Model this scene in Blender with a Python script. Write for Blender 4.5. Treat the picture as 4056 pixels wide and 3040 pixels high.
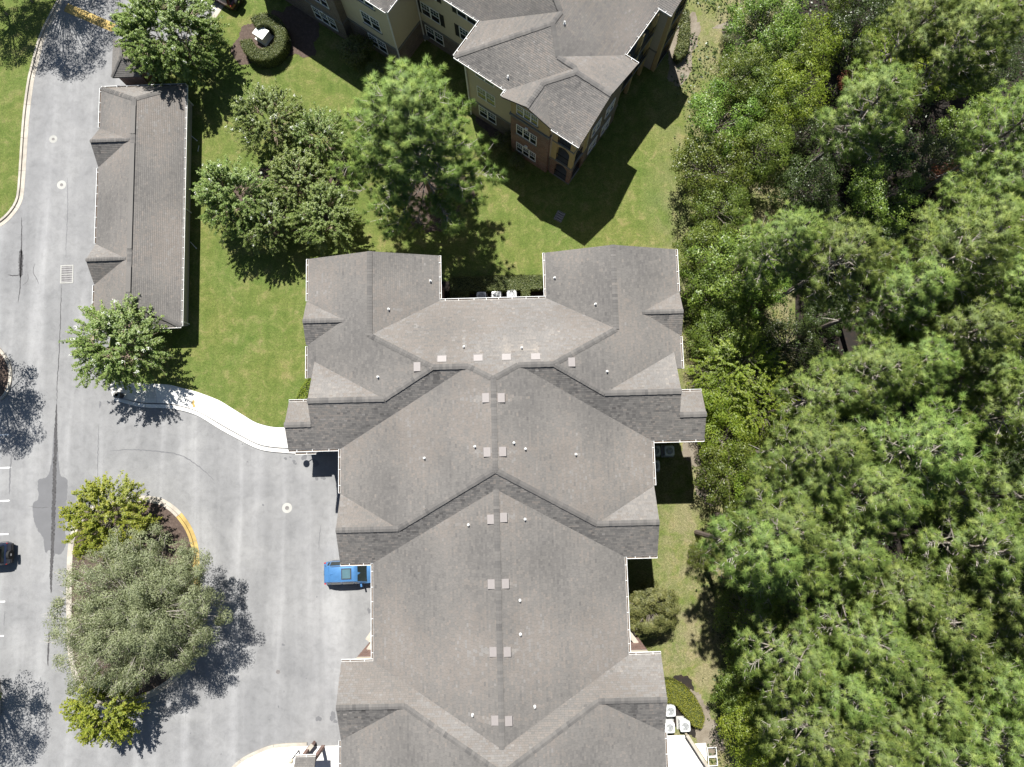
import bpy, math, random
import numpy as np
from mathutils import Vector, Matrix
from mathutils.geometry import tessellate_polygon

# ------------------------------------------------------------------ camera, sky, sun, exposure
for o in list(bpy.data.objects): bpy.data.objects.remove(o)
SC = bpy.context.scene
COL = SC.collection
FPX, CPX, CPY, CAMH = 2812.0, 2028.0, 1520.0, 59.7          # focal length and centre in photo pixels, height over the road
def cam_rot(nx=2045.0, ny=1850.0, roll=1.5):                 # the photo's plumb point and the buildings' heading
    d = Vector((nx-CPX, -(ny-CPY), -FPX)).normalized(); z = -d
    up = Vector((0, 1, 0)); y = (up - z*up.dot(z)).normalized(); x = y.cross(z)
    a = math.radians(roll); y2 = y*math.cos(a) - x*math.sin(a); x2 = y2.cross(z)
    return Matrix((x2, y2, z))
RC = cam_rot()
cd = bpy.data.cameras.new('camera'); cd.sensor_fit = 'HORIZONTAL'; cd.sensor_width = 36.0
cd.lens = 36.0*FPX/4056.0; cd.clip_start = 0.5; cd.clip_end = 2000.0
cam = bpy.data.objects.new('camera', cd); COL.objects.link(cam)
cam.matrix_world = Matrix.Translation((0, 0, CAMH)) @ RC.to_4x4()
SC.camera = cam
SHX, SHY = 0.129, -0.549                                     # shadow offset per metre of height
W = bpy.data.worlds.new('World'); SC.world = W; W.use_nodes = True
nt = W.node_tree; bg = nt.nodes['Background']
sky = nt.nodes.new('ShaderNodeTexSky'); sky.sky_type = 'NISHITA'; sky.sun_disc = False
sky.sun_elevation = math.radians(60.6); sky.sun_rotation = math.radians(-13.0)
sky.air_density = 1.0; sky.dust_density = 0.6; sky.altitude = 50
nt.links.new(sky.outputs[0], bg.inputs[0]); bg.inputs[1].default_value = 0.05
sl = bpy.data.lights.new('sun', 'SUN'); sl.energy = 5.0; sl.angle = math.radians(0.53); sl.color = (1.0, 0.972, 0.925)
so = bpy.data.objects.new('sun', sl); COL.objects.link(so)
so.rotation_euler = Vector((SHX, SHY, -1)).to_track_quat('-Z', 'Y').to_euler()
so.location = (0, 0, 80)
SC.view_settings.view_transform = 'Standard'; SC.view_settings.look = 'None'
SC.view_settings.exposure = 1.08; SC.view_settings.gamma = 1.0
SC.view_settings.use_curve_mapping = False

def un(px, py, h=0.0):                                       # photo pixel + height above ground -> place
    v = RC @ Vector((px-CPX, -(py-CPY), -FPX)); t = (h-CAMH)/v.z
    return Vector((v.x*t, v.y*t, h))
def uno(ox, oy, h=0.0): return un(ox*1.83363, oy*1.83363, h)

# ------------------------------------------------------------------ object helpers
def link(o): COL.objects.link(o); return o
def tag(o, label=None, cat=None, group=None, kind=None):
    if label: o['label'] = label
    if cat: o['category'] = cat
    if group: o['group'] = group
    if kind: o['kind'] = kind
    return o
def empty(name, loc=(0, 0, 0), rz=0.0):
    o = bpy.data.objects.new(name, None); o.empty_display_size = 0.3
    o.location = loc; o.rotation_euler = (0, 0, rz); return link(o)
class MB:
    """collects polygons; build() links them as one mesh object"""
    def __init__(s): s.v = []; s.f = []; s.t = []
    def face(s, pts, tone=0.5):
        n = len(s.v); s.v += [tuple(p) for p in pts]; s.f.append(tuple(range(n, n+len(pts)))); s.t.append(tone)
    def mesh(s, pts, faces, tone=0.5):
        n = len(s.v); s.v += [tuple(p) for p in pts]
        for f in faces: s.f.append(tuple(i+n for i in f)); s.t.append(tone)
    def box(s, c, size, rz=0.0, tone=0.5):
        hx, hy, hz = size[0]/2, size[1]/2, size[2]/2; ca, sa = math.cos(rz), math.sin(rz)
        P = []
        for z in (-hz, hz):
            for x, y in ((-hx, -hy), (hx, -hy), (hx, hy), (-hx, hy)):
                P.append((c[0]+x*ca-y*sa, c[1]+x*sa+y*ca, c[2]+z))
        s.mesh(P, [(3, 2, 1, 0), (4, 5, 6, 7), (0, 1, 5, 4), (1, 2, 6, 5), (2, 3, 7, 6), (3, 0, 4, 7)], tone)
    def obox(s, o, ax, ay, az, tone=0.5):                    # corner + three edge vectors
        o = Vector(o); ax = Vector(ax); ay = Vector(ay); az = Vector(az)
        P = [o, o+ax, o+ax+ay, o+ay]; P = P+[p+az for p in P]
        F = [(3, 2, 1, 0), (4, 5, 6, 7), (0, 1, 5, 4), (1, 2, 6, 5), (2, 3, 7, 6), (3, 0, 4, 7)]
        if ax.cross(ay).dot(az) < 0: F = [f[::-1] for f in F]
        s.mesh(P, F, tone)
    def beam(s, a, b, w, h, tone=0.5):                       # box from a to b, w wide, h high, a/b on the axis
        a = Vector(a); b = Vector(b); d = b-a; side = d.cross(Vector((0, 0, 1)))
        if side.length < 1e-6: side = Vector((1, 0, 0))
        side = side.normalized()*w; up = side.cross(d).normalized()*h
        s.obox(a-side/2-up/2, d, side, up, tone)
    def cyl(s, c, r, h, n=16, r2=None, cap=True, tone=0.5):
        r2 = r if r2 is None else r2
        P = [(c[0]+r*math.cos(2*math.pi*i/n), c[1]+r*math.sin(2*math.pi*i/n), c[2]) for i in range(n)]
        P += [(c[0]+r2*math.cos(2*math.pi*i/n), c[1]+r2*math.sin(2*math.pi*i/n), c[2]+h) for i in range(n)]
        F = [(i, (i+1) % n, (i+1) % n+n, i+n) for i in range(n)]
        if cap: F += [tuple(range(n-1, -1, -1)), tuple(range(n, 2*n))]
        s.mesh(P, F, tone)
    def ring(s, c, r1, r2, h, n=32, tone=0.5):
        P = []
        for k, (r, z) in enumerate(((r1, 0), (r2, 0), (r2, h), (r1, h))):
            P += [(c[0]+r*math.cos(2*math.pi*i/n), c[1]+r*math.sin(2*math.pi*i/n), c[2]+z) for i in range(n)]
        F = []
        for k in range(4):
            for i in range(n):
                j = (i+1) % n; k2 = (k+1) % 4
                F.append((k*n+i, k*n+j, k2*n+j, k2*n+i))
        s.mesh(P, F, tone)
    def tube(s, pts, rads, n=6, tone=0.5):
        pts = [Vector(p) for p in pts]; base = len(s.v); P = []; F = []
        for i, p in enumerate(pts):
            d = (pts[min(i+1, len(pts)-1)]-pts[max(i-1, 0)])
            d = d.normalized() if d.length > 1e-6 else Vector((0, 0, 1))
            q = Vector((0, 0, 1)) if abs(d.z) < 0.9 else Vector((1, 0, 0))
            x = d.cross(q).normalized(); y = d.cross(x)
            for k in range(n):
                a = 2*math.pi*k/n; P.append(p+(x*math.cos(a)+y*math.sin(a))*rads[i])
        for i in range(len(pts)-1):
            for k in range(n):
                k2 = (k+1) % n; F.append((i*n+k, i*n+k2, (i+1)*n+k2, (i+1)*n+k))
        F.append(tuple(range((len(pts)-1)*n, len(pts)*n)))
        s.mesh(P, F, tone)
    def slab(s, poly, z0, z1, tone=0.5):                     # plan polygon extruded between two heights
        poly = [(p[0], p[1]) for p in poly]
        A = sum(poly[i][0]*poly[(i+1) % len(poly)][1]-poly[(i+1) % len(poly)][0]*poly[i][1] for i in range(len(poly)))
        if A < 0: poly = poly[::-1]
        n = len(poly); P = [(x, y, z0) for x, y in poly]+[(x, y, z1) for x, y in poly]
        F = [(i, (i+1) % n, (i+1) % n+n, i+n) for i in range(n)]
        for t in tessellate_polygon([[Vector((x, y, 0)) for x, y in poly]]):
            a, b, c = t
            pa, pb, pc = (Vector(poly[i]) for i in (a, b, c))
            if (pb-pa).cross(pc-pa) < 0: a, c = c, a
            F.append((a+n, b+n, c+n)); F.append((c, b, a))
        s.mesh(P, F, tone)
    def data(s, name, mat, smooth=False):
        me = bpy.data.meshes.new(name); me.from_pydata(s.v, [], s.f); me.materials.append(mat)
        at = me.attributes.new('tone', 'FLOAT', 'FACE'); at.data.foreach_set('value', np.array(s.t, dtype=np.float32))
        if smooth: me.polygons.foreach_set('use_smooth', [True]*len(me.polygons))
        me.update(); return me
    def build(s, name, mat, parent=None, smooth=False, loc=None):
        o = bpy.data.objects.new(name, s.data(name, mat, smooth))
        if parent: o.parent = parent
        if loc: o.location = loc
        return link(o)
def inst(name, me, parent=None, loc=(0, 0, 0), rot=(0, 0, 0), scale=(1, 1, 1)):
    o = bpy.data.objects.new(name, me); o.location = loc; o.rotation_euler = rot; o.scale = scale
    if parent: o.parent = parent
    return link(o)
def copy_tree(src, parent=None):
    c = src.copy(); COL.objects.link(c)
    if parent: c.parent = parent
    for ch in list(src.children): copy_tree(ch, c)
    return c
def np_mesh(name, V, k, tone, mat, smooth=False):            # V: (n*k,3) vertices, faces of k corners each
    n = len(V)//k; me = bpy.data.meshes.new(name)
    me.vertices.add(n*k); me.vertices.foreach_set('co', V.astype(np.float32).ravel())
    me.loops.add(n*k); me.loops.foreach_set('vertex_index', np.arange(n*k, dtype=np.int32))
    me.polygons.add(n); me.polygons.foreach_set('loop_start', np.arange(0, n*k, k, dtype=np.int32))
    me.polygons.foreach_set('loop_total', np.full(n, k, dtype=np.int32))
    at = me.attributes.new('tone', 'FLOAT', 'FACE'); at.data.foreach_set('value', tone.astype(np.float32))
    me.materials.append(mat); me.update(); me.validate(); return me

# ------------------------------------------------------------------ materials
MATS = {}
def newmat(name):
    m = bpy.data.materials.new(name); m.use_nodes = True; MATS[name] = m
    return m, m.node_tree, m.node_tree.nodes['Principled BSDF']
def N(t, kind, **kw):
    n = t.nodes.new(kind)
    for k, v in kw.items():
        if k.startswith('i_'): n.inputs[k[2:].replace('_', ' ')].default_value = v
        else: setattr(n, k, v)
    return n
def noise(t, scale, detail=4.0, rough=0.6, vec=None, dist=0.0):
    n = N(t, 'ShaderNodeTexNoise'); n.inputs['Scale'].default_value = scale; n.inputs['Detail'].default_value = detail
    n.inputs['Roughness'].default_value = rough; n.inputs['Distortion'].default_value = dist
    if vec is not None: t.links.new(vec, n.inputs['Vector'])
    return n.outputs['Fac']
def ramp(t, fac, stops):
    r = N(t, 'ShaderNodeValToRGB'); e = r.color_ramp.elements
    while len(e) < len(stops): e.new(0.5)
    for el, (p, c) in zip(e, stops):
        el.position = p; el.color = (c[0], c[1], c[2], 1) if not isinstance(c, (int, float)) else (c, c, c, 1)
    t.links.new(fac, r.inputs[0]); return r.outputs[0]
def mix(t, fac, a, b, mode='MIX'):
    m = N(t, 'ShaderNodeMix', data_type='RGBA', blend_type=mode)
    for i, v in ((0, fac), (6, a), (7, b)):
        if isinstance(v, bpy.types.NodeSocket): t.links.new(v, m.inputs[i])
        elif isinstance(v, (int, float)): m.inputs[i].default_value = v if i == 0 else (v, v, v, 1)
        else: m.inputs[i].default_value = (v[0], v[1], v[2], 1)
    return m.outputs[2]
def math_(t, op, a, b=0.0):
    m = N(t, 'ShaderNodeMath', operation=op)
    for s, v in ((m.inputs[0], a), (m.inputs[1], b)):
        if isinstance(v, bpy.types.NodeSocket): t.links.new(v, s)
        else: s.default_value = v
    return m.outputs[0]
def objco(t, scale=(1, 1, 1), rot=(0, 0, 0)):
    c = N(t, 'ShaderNodeTexCoord'); m = N(t, 'ShaderNodeMapping'); m.inputs['Scale'].default_value = scale
    m.inputs['Rotation'].default_value = rot
    t.links.new(c.outputs['Object'], m.inputs[0]); return m.outputs[0]
def worldco(t, scale=(1, 1, 1)):
    c = N(t, 'ShaderNodeNewGeometry'); m = N(t, 'ShaderNodeMapping'); m.inputs['Scale'].default_value = scale
    t.links.new(c.outputs['Position'], m.inputs[0]); return m.outputs[0]
def bump(t, b, h, strength=0.3, dist=0.02):
    n = N(t, 'ShaderNodeBump'); n.inputs['Strength'].default_value = strength; n.inputs['Distance'].default_value = dist
    t.links.new(h, n.inputs['Height']); t.links.new(n.outputs[0], b.inputs['Normal'])
def plain(name, col, rough=0.6, spec=0.4, metal=0.0, var=0.12, scale=6.0):
    m, t, b = newmat(name); b.inputs['Roughness'].default_value = rough; b.inputs['Metallic'].default_value = metal
    b.inputs['Specular IOR Level'].default_value = spec
    f = noise(t, scale, 5, 0.65, objco(t))
    c = ramp(t, f, [(0.25, [x*(1-var) for x in col]), (0.75, [min(1, x*(1+var)) for x in col])])
    t.links.new(c, b.inputs['Base Color']); return m
def attr(t, name='tone'):
    a = N(t, 'ShaderNodeAttribute', attribute_name=name); return a.outputs['Fac']

def m_shingle():
    m, t, b = newmat('asphalt_shingle')
    a = attr(t); w = worldco(t)
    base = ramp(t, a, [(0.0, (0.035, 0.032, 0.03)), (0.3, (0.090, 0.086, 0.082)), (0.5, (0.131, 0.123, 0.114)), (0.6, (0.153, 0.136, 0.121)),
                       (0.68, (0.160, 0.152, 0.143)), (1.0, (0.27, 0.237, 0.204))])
    big = noise(t, 0.28, 4, 0.6, worldco(t, (1.0, 1.0, 1.0)))
    base = mix(t, 1.0, base, ramp(t, big, [(0.3, 0.9), (0.7, 1.08)]), 'MULTIPLY')
    g = noise(t, 60, 3, 0.8, w)
    base = mix(t, 1.0, base, ramp(t, g, [(0.3, 0.8), (0.7, 1.2)]), 'MULTIPLY')
    t.links.new(base, b.inputs['Base Color']); b.inputs['Roughness'].default_value = 0.92
    b.inputs['Specular IOR Level'].default_value = 0.2
    bump(t, b, g, 0.35, 0.01); return m
def m_asphalt():
    m, t, b = newmat('aged_asphalt')
    w = worldco(t); fine = noise(t, 38, 4, 0.85, w); agg = N(t, 'ShaderNodeTexVoronoi'); agg.inputs['Scale'].default_value = 55
    t.links.new(w, agg.inputs['Vector'])
    streak = noise(t, 1.0, 3, 0.5, worldco(t, (0.75, 0.045, 1)), 0.3); blot = noise(t, 0.22, 5, 0.62, w, 0.6); mid = noise(t, 1.7, 6, 0.7, w, 0.4)
    c = ramp(t, blot, [(0.3, (0.158, 0.158, 0.159)), (0.5, (0.19, 0.1895, 0.189)), (0.72, (0.222, 0.221, 0.218))])
    c = mix(t, 1.0, c, ramp(t, streak, [(0.32, 0.90), (0.52, 1.0), (0.68, 1.2)]), 'MULTIPLY')
    c = mix(t, 1.0, c, ramp(t, mid, [(0.28, 0.84), (0.5, 1.0), (0.75, 1.1)]), 'MULTIPLY')
    c = mix(t, 1.0, c, ramp(t, fine, [(0.25, 0.7), (0.5, 1.0), (0.8, 1.25)]), 'MULTIPLY')
    t.links.new(c, b.inputs['Base Color']); b.inputs['Roughness'].default_value = 0.95; b.inputs['Specular IOR Level'].default_value = 0.25
    bump(t, b, fine, 0.5, 0.012); return m
def m_concrete(name, col, stain=0.25):
    m, t, b = newmat(name); w = worldco(t)
    f = noise(t, 0.9, 6, 0.65, w, 0.3); g = noise(t, 30, 4, 0.8, w)
    c = ramp(t, f, [(0.3, [x*(1-stain) for x in col]), (0.6, col), (0.8, [min(1, x*1.06) for x in col])])
    c = mix(t, 1.0, c, ramp(t, g, [(0.25, 0.86), (0.75, 1.1)]), 'MULTIPLY')
    t.links.new(c, b.inputs['Base Color']); b.inputs['Roughness'].default_value = 0.9; bump(t, b, g, 0.25, 0.008); return m
def m_lawn():
    m, t, b = newmat('mown_lawn'); w = worldco(t)
    big = noise(t, 0.16, 5, 0.6, w, 0.5); mid = noise(t, 0.9, 6, 0.72, w, 0.6); fine = noise(t, 6.5, 7, 0.9, w); bl = noise(t, 26, 4, 0.85, w)
    c = ramp(t, mid, [(0.2, (0.052, 0.082, 0.018)), (0.40, (0.075, 0.104, 0.023)), (0.53, (0.099, 0.122, 0.033)), (0.64, (0.142, 0.142, 0.054)), (0.8, (0.19, 0.163, 0.085))])
    c = mix(t, 1.0, c, ramp(t, big, [(0.3, (0.84, 0.95, 0.8)), (0.7, (1.18, 1.05, 1.05))]), 'MULTIPLY')
    sx = N(t, 'ShaderNodeSeparateXYZ'); t.links.new(w, sx.inputs[0])
    # thin, sandy turf along the wood's edge
    edge = N(t, 'ShaderNodeMapRange'); edge.inputs[1].default_value = 8.5; edge.inputs[2].default_value = 15.0
    t.links.new(math_(t, 'ADD', sx.outputs[0], math_(t, 'MULTIPLY', sx.outputs[1], -0.12)), edge.inputs[0])
    dm = math_(t, 'MULTIPLY', edge.outputs[0], ramp(t, noise(t, 0.55, 6, 0.75, w, 0.4), [(0.36, 0.0), (0.56, 1.0)]))
    c = mix(t, math_(t, 'MULTIPLY', dm, 0.62), c, ramp(t, fine, [(0.3, (0.13, 0.10, 0.06)), (0.7, (0.27, 0.225, 0.15))]))
    c = mix(t, 1.0, c, ramp(t, fine, [(0.28, 0.35), (0.5, 0.98), (0.72, 1.7)]), 'MULTIPLY')
    c = mix(t, 1.0, c, ramp(t, bl, [(0.3, 0.4), (0.5, 1.0), (0.7, 1.6)]), 'MULTIPLY')
    wv = N(t, 'ShaderNodeTexWave'); wv.inputs['Scale'].default_value = 0.42; wv.inputs['Distortion'].default_value = 2.2; wv.inputs['Detail'].default_value = 2; t.links.new(w, wv.inputs['Vector'])
    c = mix(t, 1.0, c, ramp(t, wv.outputs['Fac'], [(0.2, 0.975), (0.8, 1.025)]), 'MULTIPLY')
    t.links.new(c, b.inputs['Base Color']); b.inputs['Roughness'].default_value = 0.85; b.inputs['Specular IOR Level'].default_value = 0.15
    bump(t, b, fine, 0.8, 0.05); return m
def m_soil(name, c1, c2, c3, sc=2.5):
    m, t, b = newmat(name); w = worldco(t); f = noise(t, sc, 8, 0.75, w, 0.4); g = noise(t, 30, 5, 0.85, w)
    c = ramp(t, f, [(0.25, c1), (0.5, c2), (0.75, c3)]); c = mix(t, 1.0, c, ramp(t, g, [(0.25, 0.55), (0.75, 1.4)]), 'MULTIPLY')
    t.links.new(c, b.inputs['Base Color']); b.inputs['Roughness'].default_value = 0.95; bump(t, b, g, 0.8, 0.03); return m
def m_brick(name='red_brick', c1=(0.20, 0.085, 0.06), c2=(0.13, 0.075, 0.062), mortar=(0.3, 0.27, 0.24)):
    m, t, b = newmat(name); geo = N(t, 'ShaderNodeNewGeometry'); co = N(t, 'ShaderNodeTexCoord')
    # run the courses level on walls of any heading: along = position x horizontal tangent
    cr = N(t, 'ShaderNodeVectorMath', operation='CROSS_PRODUCT'); t.links.new(geo.outputs['True Normal'], cr.inputs[0]); cr.inputs[1].default_value = (0, 0, 1)
    dt = N(t, 'ShaderNodeVectorMath', operation='DOT_PRODUCT'); t.links.new(geo.outputs['Position'], dt.inputs[0]); t.links.new(cr.outputs[0], dt.inputs[1])
    sp = N(t, 'ShaderNodeSeparateXYZ'); t.links.new(geo.outputs['Position'], sp.inputs[0])
    cb = N(t, 'ShaderNodeCombineXYZ'); t.links.new(dt.outputs['Value'], cb.inputs[0]); t.links.new(sp.outputs[2], cb.inputs[1])
    bt = N(t, 'ShaderNodeTexBrick'); t.links.new(cb.outputs[0], bt.inputs['Vector'])
    bt.inputs['Scale'].default_value = 1.0; bt.inputs['Brick Width'].default_value = 0.23; bt.inputs['Row Height'].default_value = 0.078
    bt.inputs['Mortar Size'].default_value = 0.009; bt.inputs['Color1'].default_value = (*c1, 1); bt.inputs['Color2'].default_value = (*c2, 1)
    bt.inputs['Mortar'].default_value = (*mortar, 1); bt.inputs['Bias'].default_value = 0.0
    f = noise(t, 1.5, 5, 0.7, worldco(t)); c = mix(t, 1.0, bt.outputs['Color'], ramp(t, f, [(0.3, 0.75), (0.7, 1.2)]), 'MULTIPLY')
    t.links.new(c, b.inputs['Base Color']); b.inputs['Roughness'].default_value = 0.9
    bump(t, b, math_(t, 'SUBTRACT', 1.0, bt.outputs['Fac']), 0.4, 0.01); return m
def m_leaf(name, dark, mid, light, gloss=0.42, trans=0.3, hue=0.03, val=0.35):
    m, t, b = newmat(name); a = attr(t)
    c = ramp(t, a, [(0.0, dark), (0.5, mid), (1.0, light)])
    oi = N(t, 'ShaderNodeObjectInfo'); hs = N(t, 'ShaderNodeHueSaturation')
    t.links.new(math_(t, 'ADD', 0.5-hue*0.85, math_(t, 'MULTIPLY', oi.outputs['Random'], hue)), hs.inputs['Hue'])
    t.links.new(math_(t, 'ADD', 1-val/2, math_(t, 'MULTIPLY', oi.outputs['Random'], val)), hs.inputs['Value'])
    t.links.new(c, hs.inputs['Color'])
    t.links.new(hs.outputs[0], b.inputs['Base Color']); b.inputs['Roughness'].default_value = gloss; b.inputs['Specular IOR Level'].default_value = 0.3
    tr = N(t, 'ShaderNodeBsdfTranslucent'); t.links.new(mix(t, 1.0, hs.outputs[0], (1.5, 1.6, 0.6), 'MULTIPLY'), tr.inputs[0])
    ms = N(t, 'ShaderNodeMixShader'); ms.inputs[0].default_value = trans
    t.links.new(b.outputs[0], ms.inputs[1]); t.links.new(tr.outputs[0], ms.inputs[2])
    t.links.new(ms.outputs[0], t.nodes['Material Output'].inputs['Surface']); return m
def m_glass(name, col=(0.012, 0.016, 0.02), rough=0.08):
    m, t, b = newmat(name); f = noise(t, 0.6, 3, 0.5, worldco(t)); c = ramp(t, f, [(0.3, [x*0.6 for x in col]), (0.7, [x*1.5 for x in col])])
    t.links.new(c, b.inputs['Base Color']); b.inputs['Roughness'].default_value = rough; b.inputs['Specular IOR Level'].default_value = 0.7; return m
def m_paint(name, col, flake=0.1, rough=0.3):
    m, t, b = newmat(name); g = noise(t, 900, 2, 0.5, objco(t)); d = noise(t, 3, 4, 0.6, objco(t))
    c = ramp(t, g, [(0.3, [x*(1-flake) for x in col]), (0.7, [min(1, x*(1+flake)) for x in col])])
    c = mix(t, 1.0, c, ramp(t, d, [(0.3, 0.9), (0.7, 1.08)]), 'MULTIPLY')
    t.links.new(c, b.inputs['Base Color']); b.inputs['Metallic'].default_value = 0.35; b.inputs['Roughness'].default_value = rough
    b.inputs['Coat Weight'].default_value = 0.8; b.inputs['Coat Roughness'].default_value = 0.06; return m
def m_bark():
    m, t, b = newmat('pine_bark'); f = noise(t, 7, 6, 0.75, objco(t, (1, 1, 0.35))); c = ramp(t, attr(t), [(0.5, (0.13, 0.10, 0.082)), (0.9, (0.36, 0.33, 0.29))])
    t.links.new(mix(t, 1.0, c, ramp(t, f, [(0.3, 0.55), (0.7, 1.3)]), 'MULTIPLY'), b.inputs['Base Color']); b.inputs['Roughness'].default_value = 0.95; bump(t, b, f, 0.6, 0.03)
m_bark(); m_shingle(); m_asphalt(); m_lawn(); m_brick()
m_concrete('pale_concrete', (0.62, 0.60, 0.56)); m_concrete('kerb_concrete', (0.38, 0.345, 0.29), 0.35); m_concrete('collar_concrete', (0.33, 0.325, 0.30), 0.2)
m_concrete('yellow_paint', (0.42, 0.30, 0.10), 0.45); m_concrete('white_paint', (0.75, 0.75, 0.73), 0.2)
m_concrete('asphalt_stain', (0.118, 0.118, 0.122), 0.12); m_concrete('asphalt_damp', (0.055, 0.053, 0.054), 0.3)
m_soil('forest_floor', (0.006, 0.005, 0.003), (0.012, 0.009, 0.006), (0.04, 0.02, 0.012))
m_soil('pine_straw_mulch', (0.035, 0.024, 0.018), (0.07, 0.048, 0.037), (0.125, 0.092, 0.074), 4.0)
m_soil('bare_sandy_soil', (0.10, 0.08, 0.055), (0.165, 0.14, 0.105), (0.23, 0.205, 0.165), 1.2)
m_brick('grey_brick', (0.15, 0.11, 0.09), (0.105, 0.085, 0.075), (0.22, 0.2, 0.18))
plain('gutter_white', (0.60, 0.60, 0.585), 0.5, var=0.2, scale=4); plain('gutter_inside', (0.10, 0.075, 0.055), 0.9, var=0.5, scale=3); plain('soffit_dark', (0.10, 0.09, 0.08), 0.8)
plain('roof_deck', (0.06, 0.057, 0.055), 0.95); plain('cream_stucco', (0.46, 0.405, 0.30), 0.9, var=0.05, scale=3); plain('pale_siding', (0.36, 0.34, 0.29), 0.9, var=0.05, scale=3); plain('tan_stucco', (0.38, 0.295, 0.155), 0.9, var=0.06, scale=3)
plain('grey_trim', (0.16, 0.16, 0.15), 0.8); plain('window_white', (0.72, 0.72, 0.70), 0.5); plain('dark_shutter', (0.02, 0.02, 0.022), 0.6)
plain('railing_black', (0.015, 0.015, 0.016), 0.5); plain('vent_brown', (0.21, 0.19, 0.18), 0.55, var=0.06); plain('vent_shadow', (0.03, 0.028, 0.027), 0.8)
plain('pipe_white', (0.70, 0.70, 0.68), 0.5); plain('lead_boot', (0.30, 0.29, 0.29), 0.5, metal=0.5); plain('lid_iron', (0.16, 0.15, 0.145), 0.7, metal=0.4, var=0.3)
plain('grate_iron', (0.30, 0.29, 0.285), 0.7, metal=0.3, var=0.2); plain('pit_black', (0.006, 0.006, 0.006), 0.9)
plain('unit_grey', (0.56, 0.57, 0.56), 0.45, metal=0.1, var=0.05); plain('coil_grey', (0.22, 0.23, 0.23), 0.7); plain('fan_dark', (0.045, 0.05, 0.05), 0.5); plain('fan_blade', (0.30, 0.31, 0.31), 0.4, metal=0.4)
plain('rubber', (0.012, 0.012, 0.012), 0.85); plain('alloy', (0.45, 0.45, 0.46), 0.3, metal=0.9); plain('lamp_red', (0.35, 0.015, 0.012), 0.2); plain('lamp_clear', (0.7, 0.7, 0.68), 0.1); plain('trim_black', (0.02, 0.02, 0.022), 0.6); plain('chrome', (0.75, 0.75, 0.76), 0.15, metal=1.0); plain('seat_grey', (0.10, 0.105, 0.10), 0.8)
m_paint('paint_blue', (0.065, 0.185, 0.38), 0.12, 0.34); m_paint('paint_navy', (0.014, 0.022, 0.05)); m_paint('paint_maroon', (0.07, 0.008, 0.008))
m_glass('window_glass'); m_glass('window_green', (0.02, 0.045, 0.05)); m_glass('car_glass', (0.02, 0.028, 0.028), 0.05); m_glass('sunroof_glass', (0.055, 0.10, 0.115), 0.05)
plain('pale_bark', (0.34, 0.31, 0.27), 0.9, var=0.3, scale=6); plain('grey_bark', (0.17, 0.145, 0.12), 0.95, var=0.35, scale=6); plain('myrtle_bark', (0.36, 0.28, 0.21), 0.8, var=0.3, scale=5)
plain('plastic_green', (0.03, 0.10, 0.04), 0.6); plain('bin_dark', (0.03, 0.032, 0.036), 0.5); plain('box_pale', (0.72, 0.74, 0.70), 0.5, var=0.03)
plain('hedge_core', (0.03, 0.042, 0.012), 0.95); plain('blossom_white', (0.72, 0.72, 0.66), 0.7)
m_leaf('pine_needles', (0.055, 0.095, 0.022), (0.145, 0.215, 0.048), (0.275, 0.325, 0.085), 0.55, 0.26, 0.02, 0.3)
m_leaf('hardwood_leaves', (0.042, 0.078, 0.013), (0.102, 0.165, 0.026), (0.20, 0.26, 0.048), 0.38, 0.3, 0.04, 0.6)
m_leaf('dark_leaves', (0.016, 0.032, 0.008), (0.042, 0.072, 0.018), (0.09, 0.13, 0.035), 0.36, 0.2, 0.04, 0.5)  # the wood's inner shade put into the leaf colour, darker than hardwood_leaves
m_leaf('bright_leaves', (0.07, 0.12, 0.013), (0.155, 0.235, 0.024), (0.27, 0.325, 0.05), 0.42, 0.38, 0.03, 0.25)
m_leaf('myrtle_leaves', (0.058, 0.098, 0.024), (0.138, 0.198, 0.05), (0.26, 0.305, 0.105), 0.42, 0.34, 0.02, 0.2)
m_leaf('olive_leaves', (0.10, 0.117, 0.06), (0.19, 0.212, 0.112), (0.31, 0.325, 0.19), 0.5, 0.3, 0.01, 0.1)
m_leaf('yellow_leaves', (0.10, 0.13, 0.018), (0.20, 0.24, 0.032), (0.35, 0.34, 0.06), 0.45, 0.38, 0.01, 0.1)
m_leaf('hedge_leaves', (0.036, 0.054, 0.016), (0.09, 0.115, 0.034), (0.185, 0.20, 0.078), 0.45, 0.2, 0.02, 0.2)
m_leaf('evergreen_leaves', (0.055, 0.068, 0.02), (0.13, 0.145, 0.045), (0.235, 0.23, 0.085), 0.5, 0.28, 0.02, 0.2)
m_leaf('lime_hedge_leaves', (0.06, 0.07, 0.012), (0.16, 0.175, 0.02), (0.27, 0.27, 0.04), 0.5, 0.25, 0.01, 0.1)
m_leaf('russet_leaves', (0.06, 0.03, 0.012), (0.13, 0.05, 0.02), (0.22, 0.09, 0.04), 0.6, 0.2, 0.02, 0.2)
M = MATS
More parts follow.
